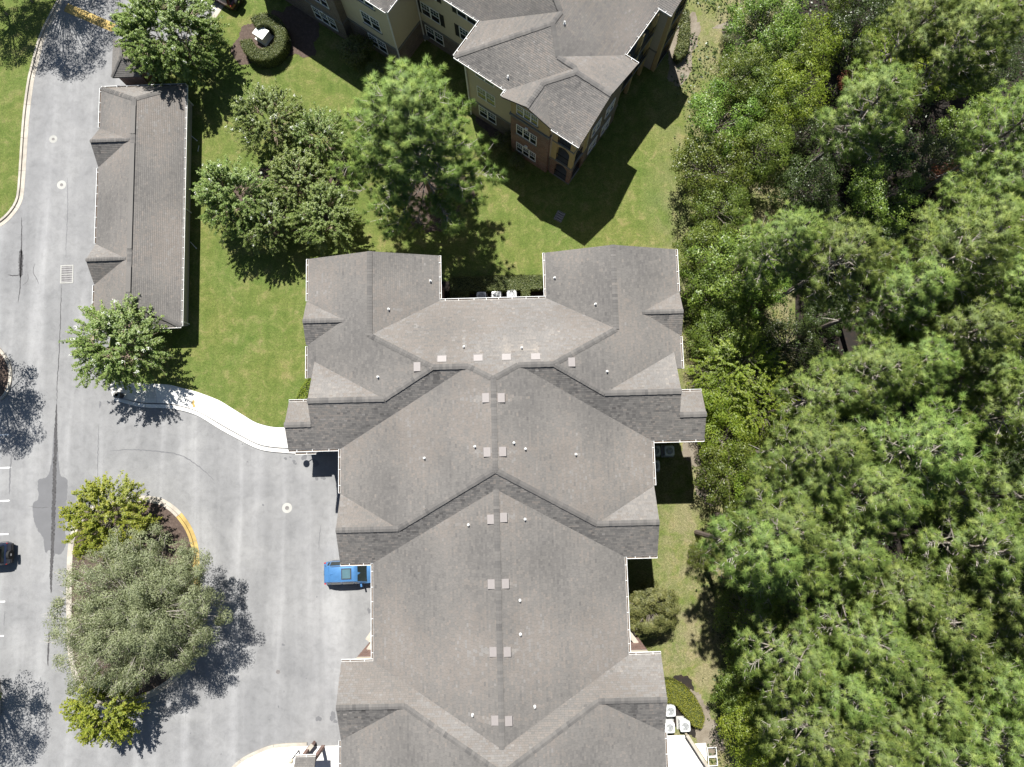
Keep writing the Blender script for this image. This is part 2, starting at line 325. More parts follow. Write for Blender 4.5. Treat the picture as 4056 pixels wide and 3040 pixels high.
# ------------------------------------------------------------------ the ground
ZR = -0.10                                                   # road surface; lawns lie at 0
def pxpoly(pts, z=0.0): return [un(x, y, z).xy for x, y in pts]
def sheet(name, poly, z, mat, parent=None):
    b = MB(); poly = [(p[0], p[1]) for p in poly]
    for t in tessellate_polygon([[Vector((x, y, 0)) for x, y in poly]]):
        a, c, d = t; pa, pb, pc = (Vector(poly[i]) for i in t)
        if (pb-pa).cross(pc-pa) < 0: t = (d, c, a)
        b.face([(poly[i][0], poly[i][1], z) for i in t])
    o = b.build(name, mat, parent)
    if not parent: tag(o, kind='structure')
    return o
def smooth_line(pts, step=0.35):                             # Catmull-Rom through plan points
    P = [Vector((p[0], p[1])) for p in pts]; out = []
    for i in range(len(P)-1):
        p0 = P[i-1] if i else P[0]*2-P[1]; p1, p2 = P[i], P[i+1]; p3 = P[i+2] if i+2 < len(P) else P[-1]*2-P[-2]
        n = max(2, int((p2-p1).length/step))
        for k in range(n):
            t = k/n
            out.append(0.5*((2*p1)+(p2-p0)*t+(2*p0-5*p1+4*p2-p3)*t*t+(3*p1-p0-3*p2+p3)*t**3))
    out.append(P[-1]); return out
def offset_line(L, d):
    out = []
    for i, p in enumerate(L):
        t = (L[min(i+1, len(L)-1)]-L[max(i-1, 0)]).normalized(); out.append(p+Vector((-t.y, t.x))*d)
    return out
def strip_segments(parent, name, L, w, z0, z1, seg, mat_fn, gap=0.012):
    """a run of cast pieces along line L (w to its left), each a mesh of its own"""
    R = offset_line(L, w); acc = 0.0; start = 0; k = 0
    for i in range(1, len(L)):
        acc += (L[i]-L[i-1]).length
        if acc >= seg or i == len(L)-1:
            A = L[start:i+1]; B = R[start:i+1]
            if len(A) >= 2:
                ta = (A[1]-A[0]).normalized()*gap; tb = (A[-1]-A[-2]).normalized()*gap
                A = [A[0]+ta]+A[1:-1]+[A[-1]-tb]; B = [B[0]+ta]+B[1:-1]+[B[-1]-tb]
                m = MB(); n = len(A)
                P = [(p.x, p.y, z0) for p in A]+[(p.x, p.y, z1-0.012) for p in A]
                # a rounded nose on the road side
                P += [(a.x*0.88+b_.x*0.12, a.y*0.88+b_.y*0.12, z1) for a, b_ in zip(A, B)]+[(p.x, p.y, z1) for p in B]+[(p.x, p.y, z0) for p in B]
                F = []
                for j in range(n-1):
                    for r in range(4): F.append((r*n+j, (r+1)*n+j, (r+1)*n+j+1, r*n+j+1))
                F.append((0, n, 2*n, 3*n, 4*n)); F.append(tuple(r*n+n-1 for r in (4, 3, 2, 1, 0)))
                m.mesh(P, F); mm = mat_fn(k, A[len(A)//2]); m.build(name, mm, parent)
            acc = 0.0; start = i; k += 1

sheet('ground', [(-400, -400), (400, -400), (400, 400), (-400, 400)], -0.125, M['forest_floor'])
sheet('road', [(-90, -70), (-8.8, -70), (-8.8, 70), (-90, 70)], ZR, M['aged_asphalt'])

# central lawn, running behind the garages, round the flats and down to the wood
side_top = [(552, 1518), (669, 1525), (718, 1537), (780, 1553), (860, 1583), (894, 1602), (963, 1645), (1014, 1675), (1078, 1692), (1126, 1694)]
lawn_px = [(985, -120), (905, 0), (805, 142), (770, 170), (620, 175), (560, 240), (560, 1290), (445, 1298), (425, 1400), (420, 1480), (445, 1512)]+side_top+[(1330, 1694), (1330, 1740), (2000, 1740), (2000, 3200), (3150, 3200), (3150, -120)]
b = MB(); b.slab(pxpoly(lawn_px), -0.12, 0.0); tag(b.build('lawn', M['mown_lawn']), kind='structure')
west_px = [(262, -90), (225, 0), (193, 60), (151, 151), (121, 261), (108, 316), (94, 413), (85, 504), (78, 610), (68, 752), (58, 797), (36, 833), (0, 868), (-60, 905), (-500, 960), (-700, -90)]
b = MB(); b.slab(pxpoly(west_px), -0.12, 0.0); tag(b.build('lawn', M['mown_lawn']), kind='structure')
# kerb along the western lawn
kl = smooth_line(pxpoly(west_px[:14]))
ks = MB(); kr = tag(ks.build('kerb', M['kerb_concrete']), kind='structure')
strip_segments(kr, 'kerb_stone', kl[::-1], -0.20, -0.12, 0.022, 3.0, lambda k, p: M['kerb_concrete'])
gl = offset_line(kl[::-1], -0.20)
strip_segments(kr, 'gutter_pan', gl, -0.36, -0.12, ZR+0.012, 3.0, lambda k, p: M['kerb_concrete'])

# kerb of the car park at the top
kp = smooth_line(pxpoly([(985, -120), (905, 0), (805, 142), (790, 150)]))
ks = MB(); kr = tag(ks.build('kerb', M['kerb_concrete']), kind='structure')
strip_segments(kr, 'kerb_stone', kp, -0.40, -0.12, 0.02, 3.0, lambda k, p: M['kerb_concrete'])

# pavement sweeping from the lamp of the garages to the flats
up = smooth_line(pxpoly([(425, 1505), (480, 1510)]+side_top+[(1260, 1694)]))
lo = smooth_line(pxpoly([(450, 1585), (479, 1594), (558, 1613), (640, 1617), (676, 1619), (727, 1629), (766, 1641), (802, 1658), (871, 1701), (940, 1739), (1014, 1776), (1060, 1788), (1145, 1796), (1243, 1802)]))
sw = tag(MB().build('pavement', M['pale_concrete']), kind='structure')
def resample(L, n):
    d = [0]
    for i in range(1, len(L)): d.append(d[-1]+(L[i]-L[i-1]).length)
    out = []
    for k in range(n):
        s = d[-1]*k/(n-1); i = max(1, next((j for j in range(len(d)) if d[j] >= s-1e-9), len(d)-1))
        u = (s-d[i-1])/max(1e-9, d[i]-d[i-1]); out.append(L[i-1].lerp(L[i], u))
    return out
nS = 14; per = 5; U = resample(up, nS*per+1); D = resample(lo, nS*per+1)
slab_mats = [m_concrete('slab_a', (0.60, 0.59, 0.56), 0.15), m_concrete('slab_b', (0.64, 0.62, 0.585), 0.12), m_concrete('slab_c', (0.55, 0.53, 0.49), 0.25)]
for k in range(nS):
    A = [D[k*per+j].lerp(U[k*per+j], 0.20) for j in range(per+1)]; B = [U[k*per+j] for j in range(per+1)]
    ta = (A[1]-A[0]).normalized()*0.014; A[0] = A[0]+ta; B[0] = B[0]+ta
    m = MB(); m.slab(A+B[::-1], -0.12, 0.018); m.build('paving_slab', slab_mats[2] if k < 3 else slab_mats[k % 2], sw)
strip_segments(sw, 'kerb_stone', [D[i] for i in range(len(D))], 0.30, -0.12, 0.024, 2.6, lambda k, p: slab_mats[k % 2])

# planted island in the turning loop
isl = [(470, 1988), (540, 1978), (620, 1985), (665, 2006), (706, 2042), (745, 2098), (768, 2165), (775, 2240), (776, 2350), (776, 2470), (768, 2545), (745, 2610), (705, 2670), (650, 2716), (570, 2760), (470, 2785), (380, 2770), (315, 2710), (285, 2620), (275, 2480), (275, 2280), (285, 2140), (320, 2060), (385, 2010), (470, 1988)]
il = smooth_line(pxpoly(isl))
kr = tag(MB().build('kerb', M['kerb_concrete']), kind='structure')
yel_lo, yel_hi = un(700, 2690).y, un(700, 2075).y; xr = un(600, 2400).x
strip_segments(kr, 'kerb_stone', il, -0.22, -0.12, 0.03, 2.4, lambda k, p: M['yellow_paint'] if (p.x > xr and yel_lo < p.y < yel_hi) else M['kerb_concrete'])
strip_segments(kr, 'gutter_pan', il, 0.30, -0.12, ZR+0.014, 2.4, lambda k, p: M['yellow_paint'] if (p.x > xr and yel_lo < p.y < yel_hi) else M['kerb_concrete'])
b = MB(); b.slab(offset_line(il, -0.21)[:-1], -0.12, 0.0); tag(b.build('planting_bed', M['pine_straw_mulch']), kind='structure')

# far-left island of the parking row (its shade tree stands out of frame)
pil = smooth_line(pxpoly([(-200, 1340), (-60, 1330), (-10, 1370), (30, 1420), (46, 1470), (40, 1530), (10, 1580), (-60, 1600), (-200, 1600), (-200, 1340)]))
kr = tag(MB().build('kerb', M['kerb_concrete']), kind='structure')
strip_segments(kr, 'kerb_stone', pil, -0.25, -0.12, 0.03, 2.4, lambda k, p: M['kerb_concrete'])
b = MB(); b.slab(offset_line(pil, -0.24)[:-1], -0.12, 0.0); tag(b.build('planting_bed', M['pine_straw_mulch']), kind='structure')
pil2 = smooth_line(pxpoly([(-200, 2620), (-60, 2630), (-10, 2680), (2, 2760), (-10, 2850), (-80, 2900), (-200, 2905), (-200, 2620)]))
kr = tag(MB().build('kerb', M['kerb_concrete']), kind='structure')
strip_segments(kr, 'kerb_stone', pil2, -0.25, -0.12, 0.03, 2.4, lambda k, p: M['kerb_concrete'])
b = MB(); b.slab(offset_line(pil2, -0.24)[:-1], -0.12, 0.0); tag(b.build('planting_bed', M['pine_straw_mulch']), kind='structure')

# mulch and bare patches on the lawns
RND = random.Random(7)
def blob(cx, cy, rx, ry, n=26, jag=0.14, seed=0, rot=0.0):
    r = random.Random(seed); ph = [r.uniform(0, 6.28) for _ in range(4)]; out = []
    for i in range(n):
        a = 2*math.pi*i/n; k = 1+jag*(math.sin(2*a+ph[0])+0.7*math.sin(3*a+ph[1])+0.5*math.sin(5*a+ph[2])+0.35*math.sin(9*a+ph[3]))
        x, y = rx*k*math.cos(a), ry*k*math.sin(a); out.append((cx+x*math.cos(rot)-y*math.sin(rot), cy+x*math.sin(rot)+y*math.cos(rot)))
    return out
def patch(name, px, py, rx, ry, mat, z, seed, rot=0.0, jag=0.14):
    c = un(px, py); r = random.Random(seed+500); P = blob(c.x, c.y, rx, ry, 110, jag, seed, rot)
    return sheet(name, [(x+r.uniform(-0.07, 0.07), y+r.uniform(-0.07, 0.07)) for x, y in P], z, M[mat])
patch('mulch_bed', 1165, 760, 4.4, 4.3, 'pine_straw_mulch', 0.005, 1); patch('mulch_bed', 1730, 800, 3.0, 2.6, 'pine_straw_mulch', 0.006, 2)
patch('mulch_bed', 1045, 170, 2.4, 2.6, 'pine_straw_mulch', 0.005, 3); patch('mulch_bed', 1175, 120, 1.7, 3.0, 'pine_straw_mulch', 0.008, 4, 0.5)
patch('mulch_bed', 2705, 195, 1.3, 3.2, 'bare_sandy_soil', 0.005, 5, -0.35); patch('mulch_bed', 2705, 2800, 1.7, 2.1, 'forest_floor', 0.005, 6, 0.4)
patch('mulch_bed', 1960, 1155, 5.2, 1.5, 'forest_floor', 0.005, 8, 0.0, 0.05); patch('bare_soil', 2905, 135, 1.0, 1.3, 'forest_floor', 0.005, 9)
patch('bare_soil', 2795, 2880, 1.0, 2.4, 'bare_sandy_soil', 0.009, 10, 0.2, 0.2); patch('bare_soil', 2780, 1790, 1.5, 1.6, 'bare_sandy_soil', 0.005, 11)
patch('bare_soil', 2800, 1930, 0.9, 1.6, 'bare_sandy_soil', 0.006, 12); patch('bare_soil', 2875, 110, 0.9, 0.5, 'bare_sandy_soil', 0.009, 13)
patch('mulch_bed', 2000, 520, 2.4, 1.2, 'pine_straw_mulch', 0.005, 14, -0.6)

# marks on the road: painted stall lines, damp and dark stains, seams and cracks
for i, (x1, y) in enumerate([(44, 1852.5), (37, 1983.5), (33, 2116), (20, 2383.5), (15, 2519.5), (35, 1722)]):
    a = un(x1, y, ZR); sheet('stall_line', [(a.x-5.2, a.y-0.055-0.13), (a.x, a.y-0.055), (a.x, a.y+0.055), (a.x-5.2, a.y+0.055-0.13)], ZR+0.004, M['white_paint'])
a = un(868, 46, ZR); c = un(780, -12, ZR); d = (c-a).normalized(); s_ = Vector((-d.y, d.x, 0))*0.055; c = a+d*5.2
sheet('stall_line', [(a+s_).xy, (c+s_).xy, (c-s_).xy, (a-s_).xy], ZR+0.004, M['white_paint'])
def ragged(pts, amp, seed, step=0.12):
    r = random.Random(seed); L = smooth_line(pts+[pts[0]], step); out = []
    for i, p in enumerate(L[:-1]):
        out.append((p.x+r.uniform(-amp, amp), p.y+r.uniform(-amp, amp)))
    return out
stain = [(222, 1690), (228, 1740), (230, 1800), (238, 1880), (262, 1895), (268, 1925), (262, 1990), (255, 2080), (262, 2150), (240, 2195), (220, 2195), (205, 2222), (197, 2180), (180, 2190), (170, 2130), (150, 2100), (135, 2060), (130, 2000), (152, 1975), (150, 1930), (155, 1900), (190, 1885), (205, 1820), (212, 1740), (217, 1695)]
sheet('damp_patch', ragged(pxpoly(stain, ZR), 0.035, 3), ZR+0.005, M['asphalt_stain'])
def crack(pts, w, seed, mat='asphalt_damp', z=ZR+0.007):
    r = random.Random(seed); L = smooth_line(pxpoly(pts, ZR), 0.16); P = [p+Vector((r.uniform(-0.03, 0.03), r.uniform(-0.03, 0.03))) for p in L]
    b = MB(); n = len(P)
    for i in range(n-1):
        t = (P[i+1]-P[i]).normalized(); s = Vector((-t.y, t.x)); f0 = math.sin(math.pi*(i+0.01)/n)**0.4; f1 = math.sin(math.pi*(i+1)/n)**0.4 if i < n-2 else 0.05
        w0, w1 = w*f0*r.uniform(0.7, 1.2), w*f1*r.uniform(0.7, 1.2)
        b.face([(*(P[i]-s*w0), z), (*(P[i+1]-s*w1), z), (*(P[i+1]+s*w1), z), (*(P[i]+s*w0), z)])
    return tag(b.build('crack', M[mat]), kind='structure')
crack([(224, 1600), (222, 1680), (220, 1780), (217, 1840), (216, 1900), (213, 2000), (211, 2100), (207, 2200), (203, 2270), (202, 2350)], 0.17, 1)
crack([(243, 1130), (240, 1250), (236, 1350), (231, 1450), (228, 1500), (225, 1600)], 0.035, 2)
crack([(86, 860), (85, 960), (85, 1000), (82, 1060), (80, 1130), (72, 1200)], 0.05, 3); crack([(84, 985), (83, 1020), (82, 1060), (81, 1100)], 0.2, 4)
crack([(28, 1090), (50, 1093), (80, 1089)], 0.05, 5); crack([(138, 1045), (132, 1080), (148, 1110), (152, 1128)], 0.02, 6); crack([(90, 1130), (112, 1110), (110, 1080)], 0.015, 7)
crack([(195, 2500), (193, 2560), (190, 2620), (190, 2640)], 0.07, 8, 'asphalt_damp'); crack([(185, 2790), (183, 2860), (180, 2930), (183, 2960)], 0.09, 9, 'asphalt_stain')
crack([(390, 1680), (388, 1800), (386, 1900)], 0.03, 10, 'asphalt_stain'); crack([(110, 2004), (150, 2012), (195, 2010)], 0.015, 11)
crack([(46, 1800), (40, 1880), (37, 1960)], 0.06, 12, 'asphalt_stain'); crack([(395, 1590), (398, 1600), (394, 1618)], 0.08, 13, 'asphalt_stain')
crack([(20, 2420), (18, 2440), (16, 2480)], 0.03, 14, 'asphalt_stain'); crack([(260, 1020), (262, 960), (268, 840), (266, 700)], 0.025, 15, 'asphalt_stain')
crack([(430, 1788), (520, 1782), (640, 1790), (720, 1806), (790, 1850), (850, 1905)], 0.045, 16, 'asphalt_stain'); crack([(1270, 2080), (1264, 2150), (1262, 2180)], 0.025, 17, 'asphalt_stain')
for k, (x, y, r_) in enumerate([(1131, 1817, 0.15), (1150, 1812, 0.09), (1165, 1830, 0.16), (1172, 1838, 0.1), (1042, 2001, 0.1), (1262, 2848, 0.3), (1318, 2838, 0.28), (1328, 2858, 0.2), (1462, 2420, 0.16), (1255, 2365, 0.06), (1122, 2555, 0.12), (1048, 2537, 0.12), (1213, 2688, 0.06), (1103, 2800, 0.07), (1125, 2740, 0.05), (1066, 2851, 0.05), (876, 2988, 0.06), (1205, 1812, 0.3), (1250, 1835, 0.3), (755, 2905, 0.06), (980, 1830, 0.07), (960, 1760, 0.05), (1500, 2352, 0.5), (1254, 1897, 0.14), (1280, 1893, 0.2)]):
    c = un(x, y, ZR); sheet('oil_stain', blob(c.x, c.y, r_*RND.uniform(0.7, 1.1), r_*RND.uniform(0.7, 1.3), 18, 0.2, 40+k), ZR+0.005, M['asphalt_stain'])
for k, pts in enumerate([[(300, 900), (290, 1000)], [(180, 300), (260, 380)]]): pass

# speed bump painted yellow across the drive, top left
A = un(262, 30, ZR); B = un(452, 112, ZR); d = (B-A); n_ = Vector((-d.y, d.x, 0)).normalized()
sb = MB(); prof = [(-0.42, 0.004), (-0.26, 0.05), (-0.1, 0.075), (0.1, 0.075), (0.26, 0.05), (0.42, 0.004)]
for k in range(5):
    p, q = prof[k], prof[k+1]
    sb.face([A+n_*p[0]+Vector((0, 0, p[1])), A+d+n_*p[0]+Vector((0, 0, p[1])), A+d+n_*q[0]+Vector((0, 0, q[1])), A+n_*q[0]+Vector((0, 0, q[1]))][::-1])
tag(sb.build('speed_bump', M['yellow_paint']), 'yellow painted speed bump across the drive in dappled tree shade', 'speed bump')
# ------------------------------------------------------------------ roofs and gutters
def clip_half(P, ax, val, keep_less):
    out = []; n = len(P)
    for i in range(n):
        a, b_ = P[i], P[(i+1) % n]; ia = (a[ax] <= val+1e-9) if keep_less else (a[ax] >= val-1e-9); ib = (b_[ax] <= val+1e-9) if keep_less else (b_[ax] >= val-1e-9)
        if ia: out.append(a)
        if ia != ib:
            t = (val-a[ax])/(b_[ax]-a[ax]); q = [a[0]+(b_[0]-a[0])*t, a[1]+(b_[1]-a[1])*t]; q[ax] = val; out.append(tuple(q))
    return out
class Roof:
    """planes given as plan polygons with a height function; grows deck, shingles, caps"""
    def __init__(s, seed=1, exp=0.142, tab=0.23):
        s.deck = MB(); s.sh = MB(); s.cap = MB(); s.r = random.Random(seed); s.exp = exp; s.tab = tab; s.streaks = []; s.sg = []
    def plane(s, poly, g, z0, tone=0.0, blotch=0.0, thick=0.16):  # tone: sunlight painted into the slopes, north faces lighter, south faces darker
        """poly: plan points; z = z0 + g.x*x + g.y*y; """
        poly = [(p[0], p[1]) for p in poly]; gz = lambda x, y: z0+g[0]*x+g[1]*y
        A = sum(poly[i][0]*poly[(i+1) % len(poly)][1]-poly[(i+1) % len(poly)][0]*poly[i][1] for i in range(len(poly)))
        if A < 0: poly = poly[::-1]
        n = len(poly); top = [(x, y, gz(x, y)-0.004) for x, y in poly]; bot = [(x, y, gz(x, y)-thick) for x, y in poly]
        F = [(i, (i+1) % n, (i+1) % n+n, i+n) for i in range(n)]
        for t in tessellate_polygon([[Vector((x, y, 0)) for x, y in poly]]):
            pa, pb, pc = (Vector(poly[i]) for i in t); t = t if (pb-pa).cross(pc-pa) > 0 else t[::-1]
            F.append(tuple(i+n for i in t)); F.append(t[::-1])
        s.deck.mesh(bot+top, F)
        gm = math.hypot(*g); d = (-g[0]/gm, -g[1]/gm); td = (-d[1], d[0]); ex = s.exp/math.sqrt(1+gm*gm)
        Q = [(x*d[0]+y*d[1], x*td[0]+y*td[1]) for x, y in poly]; smax = max(q[0] for q in Q); smin = min(q[0] for q in Q)
        tmin = min(q[1] for q in Q); tmax = max(q[1] for q in Q); k = 0; r = s.r; s1 = smax
        ph = [r.uniform(0, 6.28) for _ in range(6)]
        while s1 > smin:
            s0 = s1-ex; row = clip_half(clip_half(Q, 0, s1, True), 0, s0, False)
            if len(row) >= 3:
                ra = min(q[1] for q in row); rb = max(q[1] for q in row); t0 = tmin-s.tab*((k % 2)*0.5)-r.uniform(0, 0.04); rowt = r.gauss(0, 0.012)
                while t0 < rb:
                    w = s.tab*r.uniform(0.75, 1.25); t1 = t0+w
                    if t1 > ra:
                        c = clip_half(clip_half(row, 1, t1-0.006, True), 1, t0, False)
                        if len(c) >= 3:
                            sm, tm = (s0+s1)/2, (t0+t1)/2
                            x0, y0 = sm*d[0]+tm*td[0], sm*d[1]+tm*td[1]
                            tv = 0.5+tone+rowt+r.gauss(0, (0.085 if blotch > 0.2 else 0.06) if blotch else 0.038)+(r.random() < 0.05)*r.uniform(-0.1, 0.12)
                            if blotch:
                                bl = math.sin(tm*7.1+ph[0])+math.sin(tm*3.3+ph[1]+0.8*sm)+0.8*math.sin(tm*15+ph[2]); up = max(0.0, 1-(sm-smin)/2.6)
                                tv -= blotch*max(0.0, bl*0.35)*up
                            tv += 0.065*math.sin(tm*0.55+ph[3]+0.4*math.sin(sm*0.9+ph[4]))+0.035*math.sin(sm*1.3+tm*0.21+ph[5])
                            for (px, py, L, w0) in s.streaks:
                                ds = sm-(px*d[0]+py*d[1]); dt_ = abs(tm-(px*td[0]+py*td[1]))
                                if 0 < ds < L:
                                    wd = w0*(1-0.55*ds/L)
                                    if dt_ < wd: tv += 0.17*(1-ds/L)**0.7*(1-(dt_/wd)**2)*r.uniform(0.6, 1.1)
                            lift = r.uniform(0.014, 0.020); pts = []
                            for (sv, tt) in c:
                                x, y = sv*d[0]+tt*td[0], sv*d[1]+tt*td[1]; pts.append((x, y, gz(x, y)+0.003+lift*(sv-s0)/ex))
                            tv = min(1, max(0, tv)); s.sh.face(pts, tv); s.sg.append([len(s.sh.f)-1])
                            lowp = [(p, q) for p, q in zip(c, pts) if abs(p[0]-s1) < 1e-6]
                            if len(lowp) >= 2:
                                a, b_ = lowp[0][1], lowp[-1][1]; s.sh.face([a, (a[0], a[1], a[2]-lift-0.006), (b_[0], b_[1], b_[2]-lift-0.006), b_], max(0, tv-0.42)); s.sg[-1].append(len(s.sh.f)-1)  # butt face toned far down: shadow line under each course painted in
                    t0 = t1
            s1 = s0; k += 1
    def ridge(s, a, b_, w=0.19, drop=0.05):
        a = Vector(a); b_ = Vector(b_); d = b_-a; L = d.length
        if L < 0.05: return
        d /= L; side = Vector((-d.y, d.x, 0)).normalized(); n = max(1, int(L/0.21)); r = s.r
        for i in range(n):
            p = a+d*(L*i/n)+Vector((0, 0, 0.05)); q = a+d*(L*(i+1)/n+0.02)+Vector((0, 0, 0.068)); ww = w*r.uniform(0.95, 1.05); tv = min(1, max(0, 0.40+r.gauss(0, 0.05)))
            dz = Vector((0, 0, -drop))
            s.cap.face([p-side*ww+dz, p, q, q-side*ww+dz][::-1], tv); s.cap.face([p, p+side*ww+dz, q+side*ww+dz, q][::-1], tv)
            s.cap.face([q-side*ww+dz, q, q-Vector((0, 0, 0.03)), q-side*ww+dz-Vector((0, 0, 0.02))], tv*0.6); s.cap.face([q, q+side*ww+dz, q+side*ww+dz-Vector((0, 0, 0.02)), q-Vector((0, 0, 0.03))], tv*0.6)
    def build(s, parent):
        d = s.deck.build('roof', M['roof_deck'], parent); T = parent.matrix_world if parent.parent else Matrix.Translation(parent.location) @ parent.rotation_euler.to_matrix().to_4x4()
        def split(b, groups, name, limit):
            # the pieces that show largest from the camera become parts of their own, the rest one joined part
            def shown(g):
                P = [T @ Vector(b.v[i]) for i in b.f[g[0]]]; a = Vector((0, 0, 0))
                for i in range(1, len(P)-1): a += (P[i]-P[0]).cross(P[i+1]-P[0])
                c = P[0]-Vector((0, 0, CAMH)); return abs(a.dot(c))/c.length**3
            order = sorted(range(len(groups)), key=lambda k: -shown(groups[k])); single = set(order[:limit]); rest = MB()
            for k, g in enumerate(groups):
                m = MB() if k in single else rest
                for f in g: m.face([b.v[i] for i in b.f[f]], b.t[f])
                if k in single: m.build(name, M['asphalt_shingle'], d)
            if rest.f: tag(rest.build(name+'s', M['asphalt_shingle'], d), kind='stuff')
        split(s.sh, s.sg, 'shingle', 300); split(s.cap, [(i, i+1, i+2, i+3) for i in range(0, len(s.cap.f), 4)], 'ridge_cap', 300); return d
strap_m = MB(); strap_m.box((0, 0, 0), (0.035, 0.17, 0.02)); STRAP = strap_m.data('gutter_strap', M['gutter_white'])
def gutter(parent, a, b_, z, out, step=0.95, straps=True, seed=0):
    """white trough along the eave a-b (plan), out = plan direction away from the wall"""
    a = Vector((a[0], a[1], z-0.10)); b_ = Vector((b_[0], b_[1], z-0.10)); o = Vector((out[0], out[1], 0)).normalized(); d = b_-a; L = d.length; dn = d/L
    g = MB(); up = Vector((0, 0, 1))
    g.obox(a+o*0.120, d, o*0.034, up*0.12); g.obox(a+o*0.0, d, o*0.018, up*0.09); g.obox(a+o*0.115, d, o*0.045, up*0.018)
    g.obox(a-up*0.012, d, o*0.13, up*0.012)
    for e in (a, b_-dn*0.015): g.obox(e, dn*0.015, o*0.15, up*0.11)
    go = g.build('gutter', M['gutter_white'], parent)
    t = MB(); t.obox(a+o*0.018+up*0.004, d, o*0.097, up*0.03); t.build('gutter_debris', M['gutter_inside'], go)
    if straps:
        r = random.Random(seed+int(abs(a.x*31+a.y*17))); n = max(1, int(L/step)); rz = math.atan2(dn.y, dn.x)
        for i in range(n):
            p = a+dn*(L*(i+0.5)/n+r.uniform(-0.12, 0.12))+o*0.07+up*0.115
            inst('gutter_strap', STRAP, go, p, (0, 0, rz))
    return go
def downpipe(parent, p, z0, z1):
    m = MB(); m.box((p[0], p[1], (z0+z1)/2), (0.09, 0.09, z1-z0)); return m.build('downpipe', M['gutter_white'], parent)

# slant-back roof vents and vent pipes, shared meshes; laid on a slope by rotation
vm = MB(); P = [(-0.31, -0.23, 0), (0.31, -0.23, 0), (0.31, 0.23, 0), (-0.31, 0.23, 0), (-0.31, -0.23, 0.15), (0.31, -0.23, 0.15), (0.31, 0.23, 0.04), (-0.31, 0.23, 0.04)]
vm.mesh(P, [(0, 1, 5, 4), (1, 2, 6, 5), (2, 3, 7, 6), (3, 0, 4, 7), (4, 5, 6, 7)]); VENT = vm.data('roof_vent', M['vent_brown'])
vm = MB(); vm.obox((-0.29, -0.246, 0.02), (0.58, 0, 0), (0, 0.004, 0), (0, 0, 0.12)); VENTG = vm.data('vent_mouth', M['vent_shadow'])
pm = MB(); pm.cyl((0, 0, -0.05), 0.052, 0.34, 12, cap=False); pm.cyl((0, 0, -0.05), 0.04, 0.30, 12); pm.ring((0, 0, 0.27), 0.036, 0.06, 0.02, 12); PIPE = pm.data('vent_pipe', M['pipe_white'])
pm = MB(); pm.cyl((0, 0, -0.02), 0.10, 0.13, 12, 0.06); BOOT = pm.data('pipe_boot', M['pipe_white'])
pm = MB(); pm.cyl((0, 0, 0.24), 0.034, 0.04, 12); PBORE = pm.data('pipe_bore', M['pit_black'])
def roof_fix(parent, kind, x, y, z, gx, gy):
    dz = math.atan2(-gy, -gx)                                # downslope heading
    n = Vector((-gx, -gy, 1)).normalized(); dn = Vector((-gx, -gy, -(gx*gx+gy*gy))).normalized(); xx = (-dn).cross(n)
    R = Matrix((xx, -dn, n)).transposed().to_euler()
    if kind == 'vent':
        o = inst('roof_vent', VENT, parent, (x, y, z+0.012), R); inst('vent_mouth', VENTG, o)
    else:
        o = inst('vent_pipe', PIPE, parent, (x, y, z)); inst('pipe_boot', BOOT, o, (0, 0, 0), R); inst('pipe_bore', PBORE, o, (0, 0, 0))
    return o
def window(parent, o, tx, nrm, w, h, cols=1, rows=2, frame='window_white', glass='window_glass', sill=True, arch=False, grid=True):
    """o: centre of the sill line on the wall; tx: unit plan tangent; nrm: unit plan outward normal"""
    o = Vector(o); t = Vector((tx[0], tx[1], 0)); n = Vector((nrm[0], nrm[1], 0)); up = Vector((0, 0, 1)); f = MB(); fw = 0.06
    A = o-t*(w/2)+n*0.004
    f.obox(A, t*w, n*0.05, up*fw); f.obox(A+up*(h-fw), t*w, n*0.05, up*fw)
    f.obox(A+up*fw, t*fw, n*0.05, up*(h-2*fw)); f.obox(A+t*(w-fw)+up*fw, t*fw, n*0.05, up*(h-2*fw))
    for c in range(1, cols): f.obox(A+t*(w*c/cols-0.05)+up*fw, t*0.10, n*0.055, up*(h-2*fw))
    cw = w/cols
    for c in range(cols):
        f.obox(A+t*(cw*c+fw)+up*(h*0.5-0.025), t*(cw-2*fw), n*0.045, up*0.05)
        if grid:
            for k in (1, 2): f.obox(A+t*(cw*c+fw+(cw-2*fw)*k/3-0.009)+up*(h*0.5+0.03), t*0.018, n*0.03, up*(h*0.5-0.03-fw))
            f.obox(A+t*(cw*c+fw)+up*(h*0.75), t*(cw-2*fw), n*0.03, up*0.018)
    wo = f.build('window', M[frame], parent)
    for c in range(cols):
        for k, (z0, z1) in enumerate(((fw, h*0.5-0.02), (h*0.5+0.02, h-fw))):
            g = MB(); q = A+t*(cw*c+fw*0.6)+up*z0; g.obox(q, t*(cw-1.2*fw), n*0.012, up*(z1-z0)); g.build('pane', M[glass if k else 'window_glass'], wo)
    if sill: s_ = MB(); s_.obox(A-t*0.06-up*0.09, t*(w+0.12), n*0.10, up*0.085); s_.build('sill', M['grey_trim'], wo)
    return wo
def shutter(parent, o, tx, nrm, w, h):
    o = Vector(o); t = Vector((tx[0], tx[1], 0)); n = Vector((nrm[0], nrm[1], 0)); m = MB(); up = Vector((0, 0, 1)); A = o-t*(w/2)+n*0.003
    m.obox(A, t*0.05, n*0.045, up*h); m.obox(A+t*(w-0.05), t*0.05, n*0.045, up*h); k = int(h/0.09)
    for i in range(k): m.obox(A+t*0.05+up*(h*i/k), t*(w-0.1), n*0.022, up*0.07)
    return m.build('shutter', M['dark_shutter'], parent)

